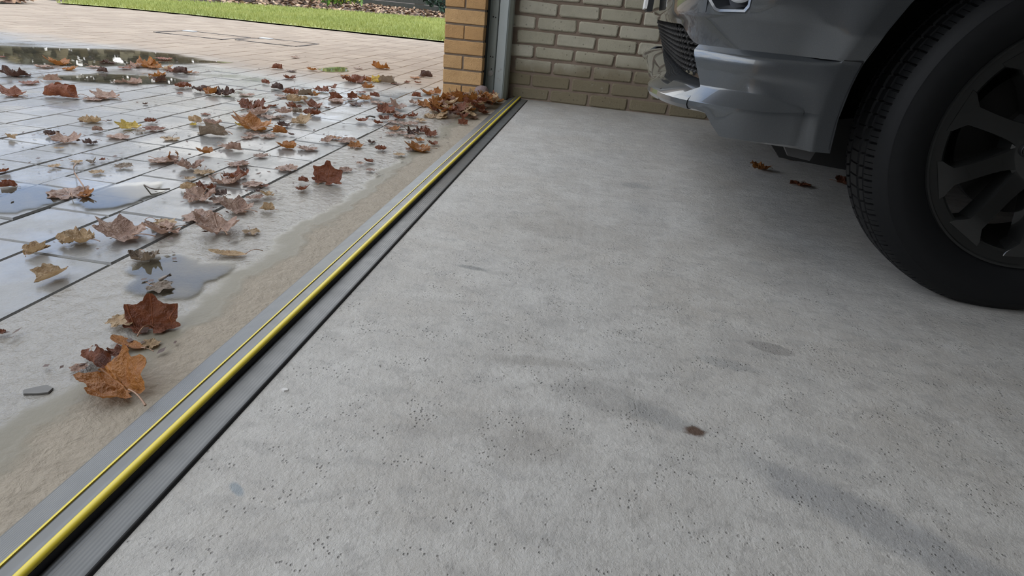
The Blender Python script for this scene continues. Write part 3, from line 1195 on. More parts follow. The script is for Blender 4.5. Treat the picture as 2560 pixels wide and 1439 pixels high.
def arch_cols(zf, of):
    """points of one body row from the wheel arch forward to where the plan columns start"""
    out = []
    z0 = zf(I0)
    ax = arch_x(z0)
    for d in NEARC + (None,):
        x = ax - d if d is not None else (ax - 0.066 + 0.397) / 2
        i = fidx(x)
        z = zf(i)
        p = sk(i, of(i), z) if x < CURVE[0].x else Vector((x, 1.278, z))
        p.x = x
        r = math.hypot(p.x - WX, p.z - WZ)
        t = sstep(ARCH + 0.062, ARCH + 0.038, r)
        p.y = p.y * (1 - t) + 1.2770 * t
        p.y += max(0.0, ARCH + 0.037 - r) * 0.20
        out.append(flare(p))
    return out


def lip_off(i):
    x = CURVE[int(i)].x
    return 0.026 * sstep(0.43, 0.28, x)


def zbot(i):
    x = CURVE[int(i)].x
    return 0.286 + 0.044 * sstep(0.265, 0.224, x)


# upper bumper skin --------------------------------------------------------


def ztop_grille(i):
    """lower edge of the upper bumper skin"""
    if i <= IG:
        return 0.456
    s = (CURVE[int(i)] - CURVE[IG]).length
    return 0.456 + 0.034 * sstep(0.0, 0.11, s)


FOG0, FOG1 = 0.258, 0.183
rows = []
for (z, off) in ((None, -0.016), (0.498, -0.009), (0.506, -0.003), (0.516, 0.0), (0.56, 0.003), (0.60, 0.002), (0.66, -0.006), (0.72, -0.025), (0.76, -0.05)):
    zf = (lambda i: ztop_grille(i)) if z is None else (lambda i, z=z: z)
    of = (lambda i, off=off: off * (1 - 0.75 * sstep(0.36, 0.45, CURVE[int(i)].x)) if off < 0 and (z is None or z < 0.6) else off)
    rows.append(arch_cols(zf, of) + [flare(sk(i, of(i), zf(i))) for i in range(I0, len(CURVE))])
m = MB()
rr = rows
ncol = len(CURVE)
nc2 = len(rr[0])
vs = [p for r in rr for p in r]
fs = []
for a in range(len(rr) - 1):
    for j in range(nc2 - 1):
        xm = (rr[a][j].x + rr[a][j + 1].x) / 2
        if a in (3, 4) and FOG1 < xm < FOG0 and rr[a][j].y < 1.45:
            continue                       # opening for the fog lamp
        fs.append((a * nc2 + j, a * nc2 + j + 1, (a + 1) * nc2 + j + 1, (a + 1) * nc2 + j))
m.add(vs, fs)
car_build(m, 'bumper_upper', MAT_PAINT)

# lower bumper side panel with ledge, spear-shaped lip and chin
rows = []
rng_i = range(0, IG + 1)


def ci(v):
    return CURVE[min(int(v), len(CURVE) - 1)].x


def zin(i):
    return 0.380 - 0.008 * sstep(0.33, 0.38, ci(i)) - 0.0125 * sstep(0.37, 0.425, ci(i))


def zout(i):
    return 0.352 + 0.0075 * sstep(0.33, 0.425, ci(i))


def zled(i):
    return 0.4465 + 0.0035 * sstep(0.33, 0.445, ci(i))


spec = [lambda i: (zbot(int(i)), -0.014 if ci(i) > 0.25 else lip_off(int(i)) - 0.03), lambda i: (zbot(int(i)) + 0.006, max(-0.004, lip_off(int(i)) - 0.006)),
        lambda i: (zout(i) - 0.010, lip_off(int(i))), lambda i: (zout(i) - 0.001, lip_off(int(i)) - 0.0005),
        lambda i: (zout(i) + 0.001, lip_off(int(i)) - 0.002),
        lambda i: (zin(i) - 0.002, 0.002 * sstep(0.43, 0.3, ci(i))), lambda i: (zin(i) + 0.002, 0.0),
        lambda i: (0.41, 0.002), lambda i: (0.430, 0.003), lambda i: (zled(i) - 0.006, 0.002), lambda i: (zled(i) - 0.001, 0.0), lambda i: (zled(i) + 0.001, -0.0022), lambda i: (0.4560, -0.0155), lambda i: (0.4566, -0.0165)]
for fn in spec:
    zt = fn(IG)[0]
    fe = IG if zt < 0.372 else min(IG, fidx(0.178 + (0.457 - zt) * 0.36))
    idx = [I0 + (fe - I0) * k / (IG - I0) for k in range(IG - I0 + 1)]
    rows.append(arch_cols(lambda i: fn(i)[0], lambda i: fn(i)[1]) + [flare(sk(i, fn(i)[1], fn(i)[0])) for i in idx])
# end wall of the panel beside the grille
rr = rows
for r in rr:
    e = r[-1]
    r.append(e + Vector((0.03, 0.016, 0)))
m = MB()
m.grid(rr)
car_build(m, 'bumper_lower', MAT_PAINT, mirror='two')

# front lip across the nose (starts at the seam)
IS = max(i for i in range(ncol) if CURVE[i].y < 1.44)


def lipf(i):
    y = CURVE[i].y
    return 0.020 - 0.022 * sstep(1.5, 1.75, y)


rows = []
for (z, k, off) in ((0.336, 0, -0.10), (0.332, 1, -0.035), (0.334, 1, -0.006), (0.343, 1, 0.0), (0.352, 1, -0.001), (0.358, 1, -0.006), (0.372, 0.5, -0.030), (0.384, 0, -0.075)):
    rows.append([sk(i, off + k * lipf(i), z) for i in range(IS, ncol)])
m = MB()
m.grid(rows)
car_build(m, 'front_lip', MAT_PAINT)
# corner piece between panel end and seam
rows = []
for (z, off) in ((0.330, -0.02), (0.334, 0.018), (0.342, 0.026), (0.351, 0.0255), (0.353, 0.024), (0.376, -0.006), (0.380, -0.016), (0.386, -0.070)):
    rows.append([sk(i, off - 0.005 * (i - IG) / (IS - IG), z) for i in range(IG - 2, IS + 1)])
for r in rows:
    r.append(r[-1] + Vector((0.010, 0.0, -0.001)))
m = MB()
m.grid(rows)
car_build(m, 'lip_corner', MAT_PAINT, mirror='two')

# grille: dark backing and wavy bars
rows = []
for t in [k / 5 for k in range(6)]:
    rows.append([sk(i, -0.050 - 0.050 * t, (ztop_grille(i) + 0.012) * (1 - t) + 0.384 * t) for i in range(IG - 1, ncol)])
m = MB()
m.grid(rows)
car_build(m, 'grille_backing', MAT_TRIM)
NB = 9
for k in range(NB):
    t = (k + 0.35) / NB
    pts = []
    i0 = IG
    fine = []
    for i in range(i0, ncol - 1):
        for s in range(3):
            fine.append((i, s / 3))
    for (i, s) in fine:
        a = sk(i, -0.020 - 0.045 * t, 0.495 * (1 - t) + 0.392 * t)
        b = sk(i + 1, -0.020 - 0.045 * t, 0.495 * (1 - t) + 0.392 * t)
        p = a.lerp(b, s)
        arc = p.y * 300
        p.z += 0.0022 * math.sin(arc)
        if p.z > ztop_grille(i) - 0.004:
            continue
        pts.append(p)
    if len(pts) < 4:
        continue
    m = MB()
    m.grid([[p + Vector((-0.002, 0, -0.0022)) for p in pts], [p + Vector((-0.004, 0, 0.0)) for p in pts], [p + Vector((0.016, 0.0, 0.0035)) for p in pts], [p + Vector((0.016, 0.0, -0.002)) for p in pts]], close_v=True)
    car_build(m, 'grille_bar', MAT_GRILLE)
for k in range(14):
    yy = 1.46 + k * 0.055
    i = min(range(ncol), key=lambda j: abs(CURVE[j].y - yy))
    if i < IG + 2:
        continue
    m = MB()
    a, b = sk(i, -0.024, 0.488), sk(i, -0.068, 0.388)
    m.tube([a, b], 0.003, 4)
    car_build(m, 'grille_upright', MAT_GRILLE, mirror='two')

# fog lamp bezel, housing, lens
jf = [j for j in range(ncol) if FOG1 - 0.008 < CURVE[j].x < FOG0 + 0.008]
j0, j1 = jf[0], jf[-1]


def fogp(u, z, off):
    """u 0..1 from arch side to nose side"""
    f = j0 + u * (j1 - j0)
    i = min(int(f), ncol - 2)
    a, b = sk(i, off, z), sk(i + 1, off, z)
    return a.lerp(b, f - i)


outl = [(0.05, 0.612), (0.05, 0.533), (0.10, 0.5245), (0.55, 0.5215), (0.64, 0.524), (0.97, 0.556), (0.97, 0.612)]


def ring(shrink, off):
    cx, cz = 0.5, 0.57
    return [fogp(cx + (u - cx) * shrink, cz + (z - cz) * shrink, off) for u, z in outl]


m = MB()
m.grid([[fogp(u, z, 0.0004) for u, z in ((-0.05, 0.622), (-0.05, 0.533), (-0.05, 0.5135), (0.50, 0.5135), (0.75, 0.5135), (1.04, 0.5135), (1.04, 0.622))], [fogp(0.5 + (u - 0.5) * 1.09, 0.57 + (z - 0.57) * 1.10, 0.0006) for u, z in outl], ring(1.05, 0.003), ring(0.96, 0.0), ring(0.84, -0.03), ring(0.80, -0.055)], close_u=True)
car_build(m, 'fog_lamp_bezel', MAT_PAINT, mirror='two')
m = MB()
rg = ring(0.82, -0.05)
m.add([p for p in rg], [tuple(range(len(rg)))])
car_build(m, 'fog_lamp_housing', simple('dark_blue_black_housing', (0.03, 0.035, 0.05), 0.35), mirror='two')
c = fogp(0.30, 0.567, -0.035)
nrm3 = Vector((NRM[j0 + int(0.3 * (j1 - j0))].x, NRM[j0 + int(0.3 * (j1 - j0))].y, 0))
m = MB()
ax = nrm3.orthogonal().normalized()
bx = nrm3.cross(ax)
rws = []
for (r, d) in ((0.030, 0.0), (0.030, 0.02), (0.026, 0.026), (0.018, 0.03), (0.008, 0.032), (0.001, 0.0325)):
    rws.append([c + nrm3 * d + r * (math.cos(2 * math.pi * k / 24) * ax + math.sin(2 * math.pi * k / 24) * bx) for k in range(24)])
m.grid(rws, close_u=True)
car_build(m, 'fog_lamp_lens', MAT_LAMP, mirror='two')

# number plate
m = MB()
m.box(0.080, YC - 0.26, 0.518, 0.090, YC + 0.26, 0.63)
car_build(m, 'number_plate', MAT_PLATE, mirror=False)
m = MB()
m.box(0.088, YC - 0.27, 0.512, 0.104, YC + 0.27, 0.64)
car_build(m, 'plate_holder', MAT_TRIM, mirror=False)

# turned-in edge of the wheel arch and the seam between wing and bumper
m = MB()
rws = []
for k in range(61):
    a = math.radians(188 - 196 * k / 60)
    rws.append([(WX + r * math.cos(a), y, WZ + r * math.sin(a)) for (r, y) in ((ARCH + 0.002, 1.2767 - 0.011 * sstep(0.45, 0.50, WZ + ARCH * math.sin(a))), (ARCH, 1.2785 - 0.011 * sstep(0.45, 0.50, WZ + ARCH * math.sin(a))), (ARCH - 0.001, 1.284), (ARCH, 1.315))])
m.grid(rws)
car_build(m, 'arch_edge', MAT_PAINT, mirror='two')
m = MB()
m.add([(0.443, 1.2690, 0.4568), (0.48, 1.2730, 0.4568), (0.48, 1.2730, 0.4588), (0.443, 1.2690, 0.4580), (0.443, 1.29, 0.4568), (0.48, 1.29, 0.4568), (0.48, 1.29, 0.4588), (0.443, 1.29, 0.4580)],
      [(0, 1, 2, 3), (0, 4, 5, 1), (3, 2, 6, 7), (1, 5, 6, 2), (0, 3, 7, 4)])
car_build(m, 'panel_seam', MAT_TRIM, mirror='two')

# wing panel around the arch
m = MB()
rws = []
for k in range(61):
    a = math.radians(180 - 3 - 180 * k / 60)
    if k == 0:
        a = math.radians(165)
    ix, iz = WX + ARCH * math.cos(a), WZ + ARCH * math.sin(a)
    ox = 0.62 + (1.36 - 0.62) * k / 60
    row = []
    for t in (0, 0.15, 0.4, 0.7, 1.0):
        z = iz + (0.98 - iz) * t
        x = ix + (ox - ix) * t
        row.append((x, 1.292 + 0.030 * max(0, (z - 0.6) / 0.4) ** 2, z))
    rws.append(row)
m.grid(rws)
car_build(m, 'front_wing', MAT_PAINT, mirror='two')
# nose above the bumper, bonnet, cabin and rear body
m = MB()
rws = []
for (dx, inset, z) in ((0.0, 0.05, 0.76), (0.02, 0.055, 0.86), (0.09, 0.07, 0.95), (0.25, 0.12, 1.0), (0.75, 0.14, 1.06), (1.25, 0.14, 1.10)):
    row = []
    for i in range(0, ncol, 4):
        p = sk(i, -inset, z)
        row.append(Vector((p.x + dx * (1.0 if p.y > 1.45 else 0.75), p.y, z - 0.05 * sstep(1.6, 1.28, p.y))))
    rws.append(row)
m.grid(rws)
car_build(m, 'bonnet', MAT_PAINT)
m = MB()
m.add([(0.185, 1.345, 0.765), (0.13, 1.50, 0.765), (0.14, 1.55, 0.86), (0.30, 1.335, 0.885), (0.42, 1.31, 0.87)], [(0, 1, 2, 3, 4)])
car_build(m, 'headlamp', MAT_LAMP, mirror='two')
m = MB()
for (ya, yb) in ((1.279, 1.279),):
    side = []
    for (z, y) in ((0.30, 1.31), (0.36, 1.285), (0.60, 1.272), (0.85, 1.279), (1.05, 1.31)):
        side.append([(x, y + (0.10 * sstep(4.2, 4.75, x)), z) for x in (1.345, 2.0, 2.6, 3.2, 3.9, 4.4, 4.75)])
    m.grid(side)
    m.grid([[(4.75, 1.41 + 0.0 * z, z), (4.78, YC, z)] for z in (0.30, 0.6, 0.85, 1.05)])
car_build(m, 'side_body', MAT_PAINT)
m = MB()
m.grid([[(1.32, 1.36, 1.06), (2.6, 1.33, 1.05), (4.1, 1.33, 1.05), (4.75, 1.42, 1.05)], [(2.05, 1.49, 1.60), (2.8, 1.47, 1.66), (4.0, 1.48, 1.66), (4.5, 1.52, 1.60)]])
m.grid([[(1.30, 1.36, 1.07), (1.22, YC, 1.10)], [(2.05, 1.49, 1.60), (2.0, YC, 1.64)]])
m.grid([[(4.75, 1.42, 1.05), (4.78, YC, 1.05)], [(4.5, 1.52, 1.60), (4.52, YC, 1.62)]])
car_build(m, 'windows', MAT_GLASS)
m = MB()
m.grid([[(2.05, 1.49, 1.60), (2.0, YC, 1.64)], [(2.8, 1.47, 1.66), (2.8, YC, 1.71)], [(4.0, 1.48, 1.66), (4.0, YC, 1.70)], [(4.5, 1.52, 1.60), (4.52, YC, 1.62)]])
car_build(m, 'roof', MAT_PAINT)
# underside tray, wheel-well liner, hanging deflector
m = MB()
prof = [(0.395, 0.295), (0.405, 0.268), (0.445, 0.226), (0.62, 0.214), (4.5, 0.21), (4.5, 0.33), (0.62, 0.34)]
kk = len(prof)
m.add([(x, 1.50, z) for x, z in prof] + [(x, 2 * YC - 1.50, z) for x, z in prof], [tuple(range(kk)), tuple(range(kk, 2 * kk))[::-1]] + [(q, q + kk, (q + 1) % kk + kk, (q + 1) % kk) for q in range(kk)])
car_build(m, 'undertray', MAT_TRIM, mirror=False)
m = MB()
m.add([(0.395, 1.33, 0.286), (0.462, 1.32, 0.286), (0.455, 1.325, 0.258), (0.412, 1.332, 0.262), (0.395, 1.345, 0.286), (0.462, 1.335, 0.286), (0.455, 1.335, 0.258), (0.412, 1.342, 0.262)],
      [(0, 1, 2, 3), (7, 6, 5, 4), (3, 2, 6, 7), (0, 3, 7, 4), (1, 5, 6, 2)])
car_build(m, 'air_deflector', simple('grey_deflector', (0.05, 0.05, 0.052), 0.5), mirror='two')
m = MB()
rws = []
for k in range(33):
    a = math.radians(187 - 194 * k / 32)
    rws.append([(WX + (ARCH + 0.004) * math.cos(a), y, WZ + (ARCH + 0.004) * math.sin(a)) for y in (1.275, 1.40, 1.72)])
m.grid(rws)
m.add([r[2] for r in rws], [tuple(range(len(rws)))])
car_build(m, 'wheel_arch_liner', MAT_TRIM, mirror='two')


# wheels ------------------------------------------------------------------
def make_wheel(name, x, side):
    """side=-1: near (outer face towards -y)"""
    TR, RR = 0.356, 0.243
    w = empty(name)
    w.parent = car
    w.location = (x - WX, (WY - YC) if side < 0 else (YC - WY), WHZ)
    if side > 0:
        w.rotation_euler = (0, 0, math.pi)
    # tyre: (radius, depth, groove class)
    prof = [(RR - 0.004, 0.012, 0), (RR + 0.006, 0.004, 0), (RR + 0.02, -0.004, 0), (0.285, -0.012, 0), (0.305, -0.0125, 0), (0.318, -0.009, 0), (0.322, -0.0085, 0), (0.3225, -0.0065, 0), (0.332, -0.001, 0),
            (0.3365, 0.003, 0), (0.345, 0.012, 0), (0.3465, 0.015, 1), (0.3512, 0.025, 1), (0.3535, 0.036, 1), (0.3470, 0.0375, 0), (0.3470, 0.0405, 0), (0.3545, 0.042, 2), (0.3555, 0.062, 2), (0.3480, 0.064, 0), (0.3480, 0.073, 0), (0.3560, 0.075, 3), (0.3560, 0.112, 3),
            (0.3480, 0.114, 0), (0.3480, 0.122, 0), (0.3555, 0.124, 2), (0.3545, 0.145, 2), (0.347, 0.1465, 0), (0.347, 0.150, 0), (0.3535, 0.1515, 1), (0.3500, 0.165, 1), (0.343, 0.178, 1), (0.334, 0.187, 1), (0.32, 0.193, 0), (0.29, 0.197, 0), (0.26, 0.185, 0), (RR, 0.175, 0)]
    prof = [(RR + (r - RR) * 0.93 if r > RR else r, d if d < 0.03 else 0.03 + (d - 0.03) * 0.88, c_) for (r, d, c_) in prof]
    NBK = 84
    ang = []
    for b in range(NBK):
        for t, g in ((0.0, 0), (0.055, 1), (0.13, 1), (0.185, 0), (0.58, 0), (0.60, 2), (0.63, 2), (0.65, 0)):
            ang.append(((b + t) * 2 * math.pi / NBK, g))
    rws = []
    for (a, g) in ang:
        row = []
        for (r, d, cl) in prof:
            rr_, aa = r, a
            if cl == 1 and g == 1:
                rr_ = r - 0.007
            if cl == 1 and g == 2:
                rr_ = r - 0.003
            if cl == 2:
                aa = a + (d - 0.05) * 0.55
                if g == 1:
                    rr_ = r - 0.006
            if cl == 3 and g == 1:
                rr_ = r - 0.003
            row.append((math.cos(aa) * rr_, d, max(math.sin(aa) * rr_, -WHZ + 0.0006)))
        rws.append(row)
    mm = MB()
    mm.grid(rws, close_v=True, flip=True)
    t = mm.build('tyre', MAT_TYRE, w)
    shade_auto(t, 28)
    # rim barrel and flat outer lip ring
    mm = MB()
    rws = []
    for k in range(96):
        a = 2 * math.pi * k / 96
        rws.append([(math.cos(a) * r, d, math.sin(a) * r) for (r, d) in ((RR - 0.003, 0.020), (RR, 0.008), (RR - 0.002, 0.0035), (RR - 0.006, 0.004), (0.234, 0.009), (0.214, 0.012), (0.209, 0.016), (0.204, 0.06), (0.198, 0.17))])
    mm.grid(rws, close_v=True, flip=True)
    shade_auto(mm.build('rim', MAT_WHEEL, w), 30)
    # hub disc
    mm = MB()
    rws = []
    for k in range(60):
        a = 2 * math.pi * k / 60
        rws.append([(math.cos(a) * r, d, math.sin(a) * r) for (r, d) in ((0.085, 0.075), (0.083, 0.035), (0.078, 0.030), (0.042, 0.026), (0.038, 0.034), (0.034, 0.034), (0.031, 0.024), (0.02, 0.021), (0.0005, 0.020))])
    mm.grid(rws, close_v=True, flip=True)
    shade_auto(mm.build('hub', MAT_WHEEL, w), 30)
    # ten spokes; windows point straight forward (180 deg)
    N = 10

    def win_half(r):                      # half width of the window at radius r
        if r < 0.078:
            return 0.0
        if r < 0.19:
            return 0.041 * ((r - 0.078) / 0.112) ** 0.72
        return 0.041 * (1 - sstep(0.19, 0.214, r) * 0.35)
    base = None
    for k in range(N):
        a0 = 2 * math.pi * (k + 0.5) / N + WROT
        if base is None:
            rad = [0.06, 0.078, 0.082, 0.09, 0.10, 0.115, 0.13, 0.15, 0.17, 0.19, 0.202, 0.212, 0.222]
            rws = []
            for r in rad:
                pitch = 2 * math.pi * r / N / 2
                hw = max(0.006, pitch - win_half(r))
                yf = 0.030 - 0.020 * sstep(0.07, 0.2, r)
                hb = max(0.004, hw - 0.006)
                th, tb = hw / r, hb / r
                rws.append([(r * math.cos(q), y, r * math.sin(q)) for (q, y) in ((-tb, yf + 0.052), (-th, yf + 0.012), (-th * 0.97, yf + 0.002), (-th * 0.93, yf), (th * 0.93, yf), (th * 0.97, yf + 0.002), (th, yf + 0.012), (tb, yf + 0.052))])
            mm = MB()
            mm.grid(rws)
            base = mm.build('spoke', MAT_WHEEL, w)
            shade_auto(base, 30)
            sp = base
        else:
            sp = link_mesh('spoke', base.data, w)
        sp.rotation_euler = (0, -a0, 0)
    # wheel bolts in deep pockets
    for k in range(5):
        a = math.pi + 2 * math.pi * k / 5 + WROT * 2
        bx_, bz_ = math.cos(a) * 0.057, math.sin(a) * 0.057
        mm = MB()
        rws = [[(bx_ + math.cos(q) * r, d, bz_ + math.sin(q) * r) for q in [2 * math.pi * s / 18 for s in range(18)]] for (r, d) in ((0.0135, 0.030), (0.0135, 0.0225), (0.0125, 0.0215), (0.0115, 0.022), (0.011, 0.029))]
        mm.grid(rws, close_u=True, flip=True)
        shade_auto(mm.build('bolt_pocket', MAT_TRIM, w), 30)
        mm = MB()
        rws = [[(bx_ + math.cos(q) * r, d, bz_ + math.sin(q) * r) for q in [2 * math.pi * s / 12 for s in range(12)]] for (r, d) in ((0.0095, 0.030), (0.0095, 0.020), (0.008, 0.018), (0.005, 0.018), (0.005, 0.024), (0.0004, 0.024))]
        mm.grid(rws, close_u=True, flip=True)
        shade_auto(mm.build('wheel_bolt', MAT_BOLT, w), 30)
    mm = MB()
    rws = []
    for k in range(48):
        a = 2 * math.pi * k / 48
        rws.append([(math.cos(a) * r, d, math.sin(a) * r) for (r, d) in ((0.15, 0.115), (0.15, 0.10), (0.08, 0.10), (0.075, 0.08))])
    mm.grid(rws, close_v=True, flip=True)
    shade_auto(mm.build('brake_disc', MAT_DISC, w), 30)
    return w


def copy_wheel(w, x, side):
    c = w.copy()
    COL.objects.link(c)
    c.parent = car
    c.location = (x - WX, (WY - YC) if side < 0 else (YC - WY), WHZ)
    c.rotation_euler = (0, 0, 0 if side < 0 else math.pi)
    for ch in list(w.children):
        d = ch.copy()
        COL.objects.link(d)
        d.parent = c
    return c


w1 = make_wheel('wheel', WHX, -1)
copy_wheel(w1, WHX + 0.07, 1)
copy_wheel(w1, 3.62, -1)
copy_wheel(w1, 3.62, 1)


# ------------------------------------------------------------------ fallen leaves
def mat_leaf(name, c0, c1, c2, rough=0.42):
    n = NT(name)
    tc = n.obj()
    rnd = n.node('ShaderNodeObjectInfo').outputs['Random']
    a = n.noise(tc, 3.5, 5, 0.65)
    b = n.noise(tc, 14, 4, 0.6)
    c = n.mix(n.ss(a, 0.3, 0.7), c0, c1)
    c = n.mix(n.ss(b, 0.55, 0.75, 0, 0.75), c, c2)
    c = n.mix(n.math('MULTIPLY', rnd, 0.35), c, tuple(v * 0.55 for v in c0))
    # veins from the lobes, radial in leaf space
    sx = n.node('ShaderNodeSeparateXYZ')
    n.link(tc, sx.inputs[0])
    an = n.math('ARCTAN2', sx.outputs[0], n.math('ADD', sx.outputs[1], 0.35))
    sn = n.math('ABSOLUTE', n.math('SINE', n.math('MULTIPLY', an, 4.2)))
    vein = n.ss(sn, 0.03, 0.14, 1, 0)
    c = n.mix(n.math('MULTIPLY', vein, 0.35), c, tuple(min(1, v * 1.5) for v in c1))
    n.set('Base Color', c)
    n.set('Roughness', rough)
    n.set('Specular IOR Level', 0.5)
    n.bump(n.math('ADD', n.math('MULTIPLY', vein, 0.6), b), 0.5, 0.02)
    tl = n.node('ShaderNodeBsdfTranslucent')
    n.link(c, tl.inputs[0])
    mx = n.node('ShaderNodeMixShader')
    mx.inputs[0].default_value = 0.28
    n.link(n.b.outputs[0], mx.inputs[1])
    n.link(tl.outputs[0], mx.inputs[2])
    n.link(mx.outputs[0], n.out.inputs[0])
    return n.m


LEAFMAT = {
    'o': mat_leaf('leaf_orange', (0.32, 0.115, 0.025), (0.45, 0.19, 0.045), (0.13, 0.035, 0.012)),
    'r': mat_leaf('leaf_russet', (0.17, 0.05, 0.022), (0.28, 0.10, 0.045), (0.07, 0.02, 0.012)),
    'p': mat_leaf('leaf_pink_tan', (0.30, 0.17, 0.12), (0.52, 0.35, 0.26), (0.13, 0.055, 0.035), 0.30),
    'd': mat_leaf('leaf_dark', (0.08, 0.04, 0.03), (0.14, 0.075, 0.05), (0.04, 0.02, 0.015)),
    'y': mat_leaf('leaf_yellow', (0.55, 0.36, 0.05), (0.66, 0.48, 0.08), (0.34, 0.16, 0.03)),
    'g': mat_leaf('leaf_grey_brown', (0.22, 0.16, 0.11), (0.30, 0.23, 0.16), (0.13, 0.09, 0.06)),
    't': mat_leaf('leaf_tan', (0.44, 0.28, 0.14), (0.56, 0.40, 0.23), (0.24, 0.12, 0.05)),
}
MAT_STEM = simple('leaf_stem', (0.30, 0.17, 0.10), 0.5)
MAT_STEMD = simple('dark_twig', (0.07, 0.045, 0.03), 0.7)


def leaf_outline(a, narrow=False):
    """unit radius of a five-lobed sycamore leaf at angle a (0 = tip)"""
    if narrow:
        return 0.5 / math.sqrt((math.cos(a) / 1.0) ** 2 + (math.sin(a) / 0.36) ** 2) * (1 + 0.03 * math.sin(17 * a))
    d = abs((a + math.pi) % (2 * math.pi) - math.pi)
    best = 0.30
    for (c, L, w) in ((0.0, 0.50, 0.52), (0.92, 0.49, 0.50), (1.80, 0.43, 0.5), (2.5, 0.36, 0.4)):
        e = abs(d - c) / w
        best = max(best, 0.34 + (L - 0.34) * max(0, 1 - e ** 1.4))
    if d > 2.95:
        best = 0.16
    return best * (1 + 0.07 * math.sin(15 * d + 0.7) * (0.6 + 0.4 * math.sin(31 * d)))


def leaf_mesh(kind, seed, mat):
    rg = random.Random(seed)
    NA, NR = 72, 9
    amp = {'flat': 0.07, 'cup': 0.085, 'fold': 0.06, 'roll': 0.03, 'stand': 0.06, 'crumple': 0.17, 'wings': 0.03, 'lance': 0.03}[kind]
    k1 = rg.uniform(0.25, 0.6)
    ax = rg.uniform(0, math.pi)
    off = Vector((rg.uniform(0, 50), rg.uniform(0, 50), 0))
    lobes = [rg.uniform(-0.1, 1.0) for _ in range(6)]
    vs = []

    def deform(x, y):
        r = math.hypot(x, y)
        a = math.atan2(x, y)
        z = amp * noise.noise(Vector((x * 4, y * 4, 0)) + off) + 0.5 * amp * noise.noise(Vector((x * 10, y * 10, 5)) + off) + 0.3 * amp * noise.noise(Vector((x * 22, y * 22, 7)) + off)
        # quilting between veins
        z += 0.09 * r * abs(math.sin(a * 3.4)) * (1.5 if kind in ('crumple', 'fold') else 1.0)
        # edges and lobes curl individually
        li = (a + math.pi) / (2 * math.pi) * 5
        lv_ = lobes[int(li) % 6] * (1 - li % 1) + lobes[(int(li) + 1) % 6] * (li % 1)
        ec = {'flat': 0.35, 'cup': 0.95, 'fold': 0.4, 'roll': 0.3, 'stand': 0.6, 'crumple': 1.5, 'wings': 0.2, 'lance': 0.2}[kind]
        z += ec * lv_ * r * r
        if kind == 'cup':
            z += 0.55 * r * r
        p = Vector((x, y, z))
        if kind in ('fold', 'wings'):
            ang = 0.95 if kind == 'fold' else 0.80
            s = 1 if x > 0 else -1
            c_, s_ = math.cos(ang * (1.0 if s > 0 else k1)), math.sin(ang * (1.0 if s > 0 else k1))
            if kind == 'wings':
                c_, s_ = math.cos(0.65), math.sin(0.65)
            p = Vector((x * c_ - s * z * s_, y, abs(x) * s_ + z * c_))
        elif kind == 'roll':
            R = 0.13 + 0.05 * k1
            u = x * math.cos(ax * 0.2) + 0.1 * y
            th = u / R
            p = Vector((math.sin(th) * (R + z), y, R - math.cos(th) * (R + z) + 0.02 * y))
        elif kind == 'lance':
            th = x / 0.22
            p = Vector((math.sin(th) * 0.22, y, (1 - math.cos(th)) * 0.22 + 0.5 * max(0, y) ** 2 + z * 0.5))
        elif kind == 'stand':
            # lower third lies, upper part bends upright
            t = y + 0.12
            if t > 0:
                R = 0.12
                th = min(t / R, 1.35)
                yy = R * math.sin(th) + max(0, t - R * 1.35) * math.cos(1.35)
                zz = R * (1 - math.cos(th)) + max(0, t - R * 1.35) * math.sin(1.35)
                p = Vector((x, -0.12 + yy - z * math.sin(th), zz + z * math.cos(th)))
        elif kind == 'crumple':
            p += Vector((0.10 * noise.noise(Vector((x * 3, y * 3, 9)) + off), 0.10 * noise.noise(Vector((x * 3, y * 3, 19)) + off), 0))
        return p
    vs.append(deform(0, 0))
    for j in range(1, NR + 1):
        for i in range(NA):
            a = 2 * math.pi * i / NA
            R = leaf_outline(a, kind == 'lance')
            t = (j / NR) ** 0.85
            rr_ = R * t * (1 if j == NR else 1 - 0.0) if True else 0
            vs.append(deform(math.sin(a) * rr_, math.cos(a) * rr_))
    fs = [(0, 1 + i, 1 + (i + 1) % NA) for i in range(NA)]
    for j in range(NR - 1):
        b = 1 + j * NA
        for i in range(NA):
            fs.append((b + i, b + NA + i, b + NA + (i + 1) % NA, b + (i + 1) % NA))
    zs = sorted(v.z for v in vs)
    zmin = zs[int(len(zs) * (0.06 if kind in ('roll', 'wings') else 0.22))]
    vs = [Vector((v.x, v.y, max(v.z - zmin, 0.004 + 0.012 * math.hypot(v.x, v.y)))) for v in vs]
    me = bpy.data.meshes.new('leaf_blade')
    me.from_pydata([tuple(v) for v in vs], [], fs)
    me.materials.append(mat)
    me.polygons.foreach_set('use_smooth', [True] * len(me.polygons))
    me.update()
    # stem root: the notch vertex
    root = vs[1 + (NR - 1) * NA + NA // 2]
    return me, root


def stem_mesh(root, seed, mat, length=0.5, lift=0.1):
    rg = random.Random(seed)
    sx = rg.uniform(-0.25, 0.25)
    pts = []
    for k in range(6):
        t = k / 5
        pts.append((root.x + sx * t * t, root.y + 0.04 - length * t, max(0.012, root.z * (1 - t) + lift * math.sin(t * 2.6) + 0.012)))
    m_ = MB()
    m_.tube(pts, [0.012, 0.010, 0.009, 0.009, 0.010, 0.014], 5)
    me = bpy.data.meshes.new('stem')
    me.from_pydata(m_.v, [], m_.f)
    me.materials.append(mat)
    return me


LEAFC = {}


def get_leaf(kind, c, var):
    key = (kind, c, var)
    if key not in LEAFC:
        sd = hash((kind, var)) if False else sum(ord(q) for q in kind) * 10 + var
        me, root = leaf_mesh(kind, sd, LEAFMAT[c])
        st = stem_mesh(root, sd, MAT_STEM, 0.42, 0.05 if var % 2 else 0.14)
        LEAFC[key] = (me, st)
    return LEAFC[key]


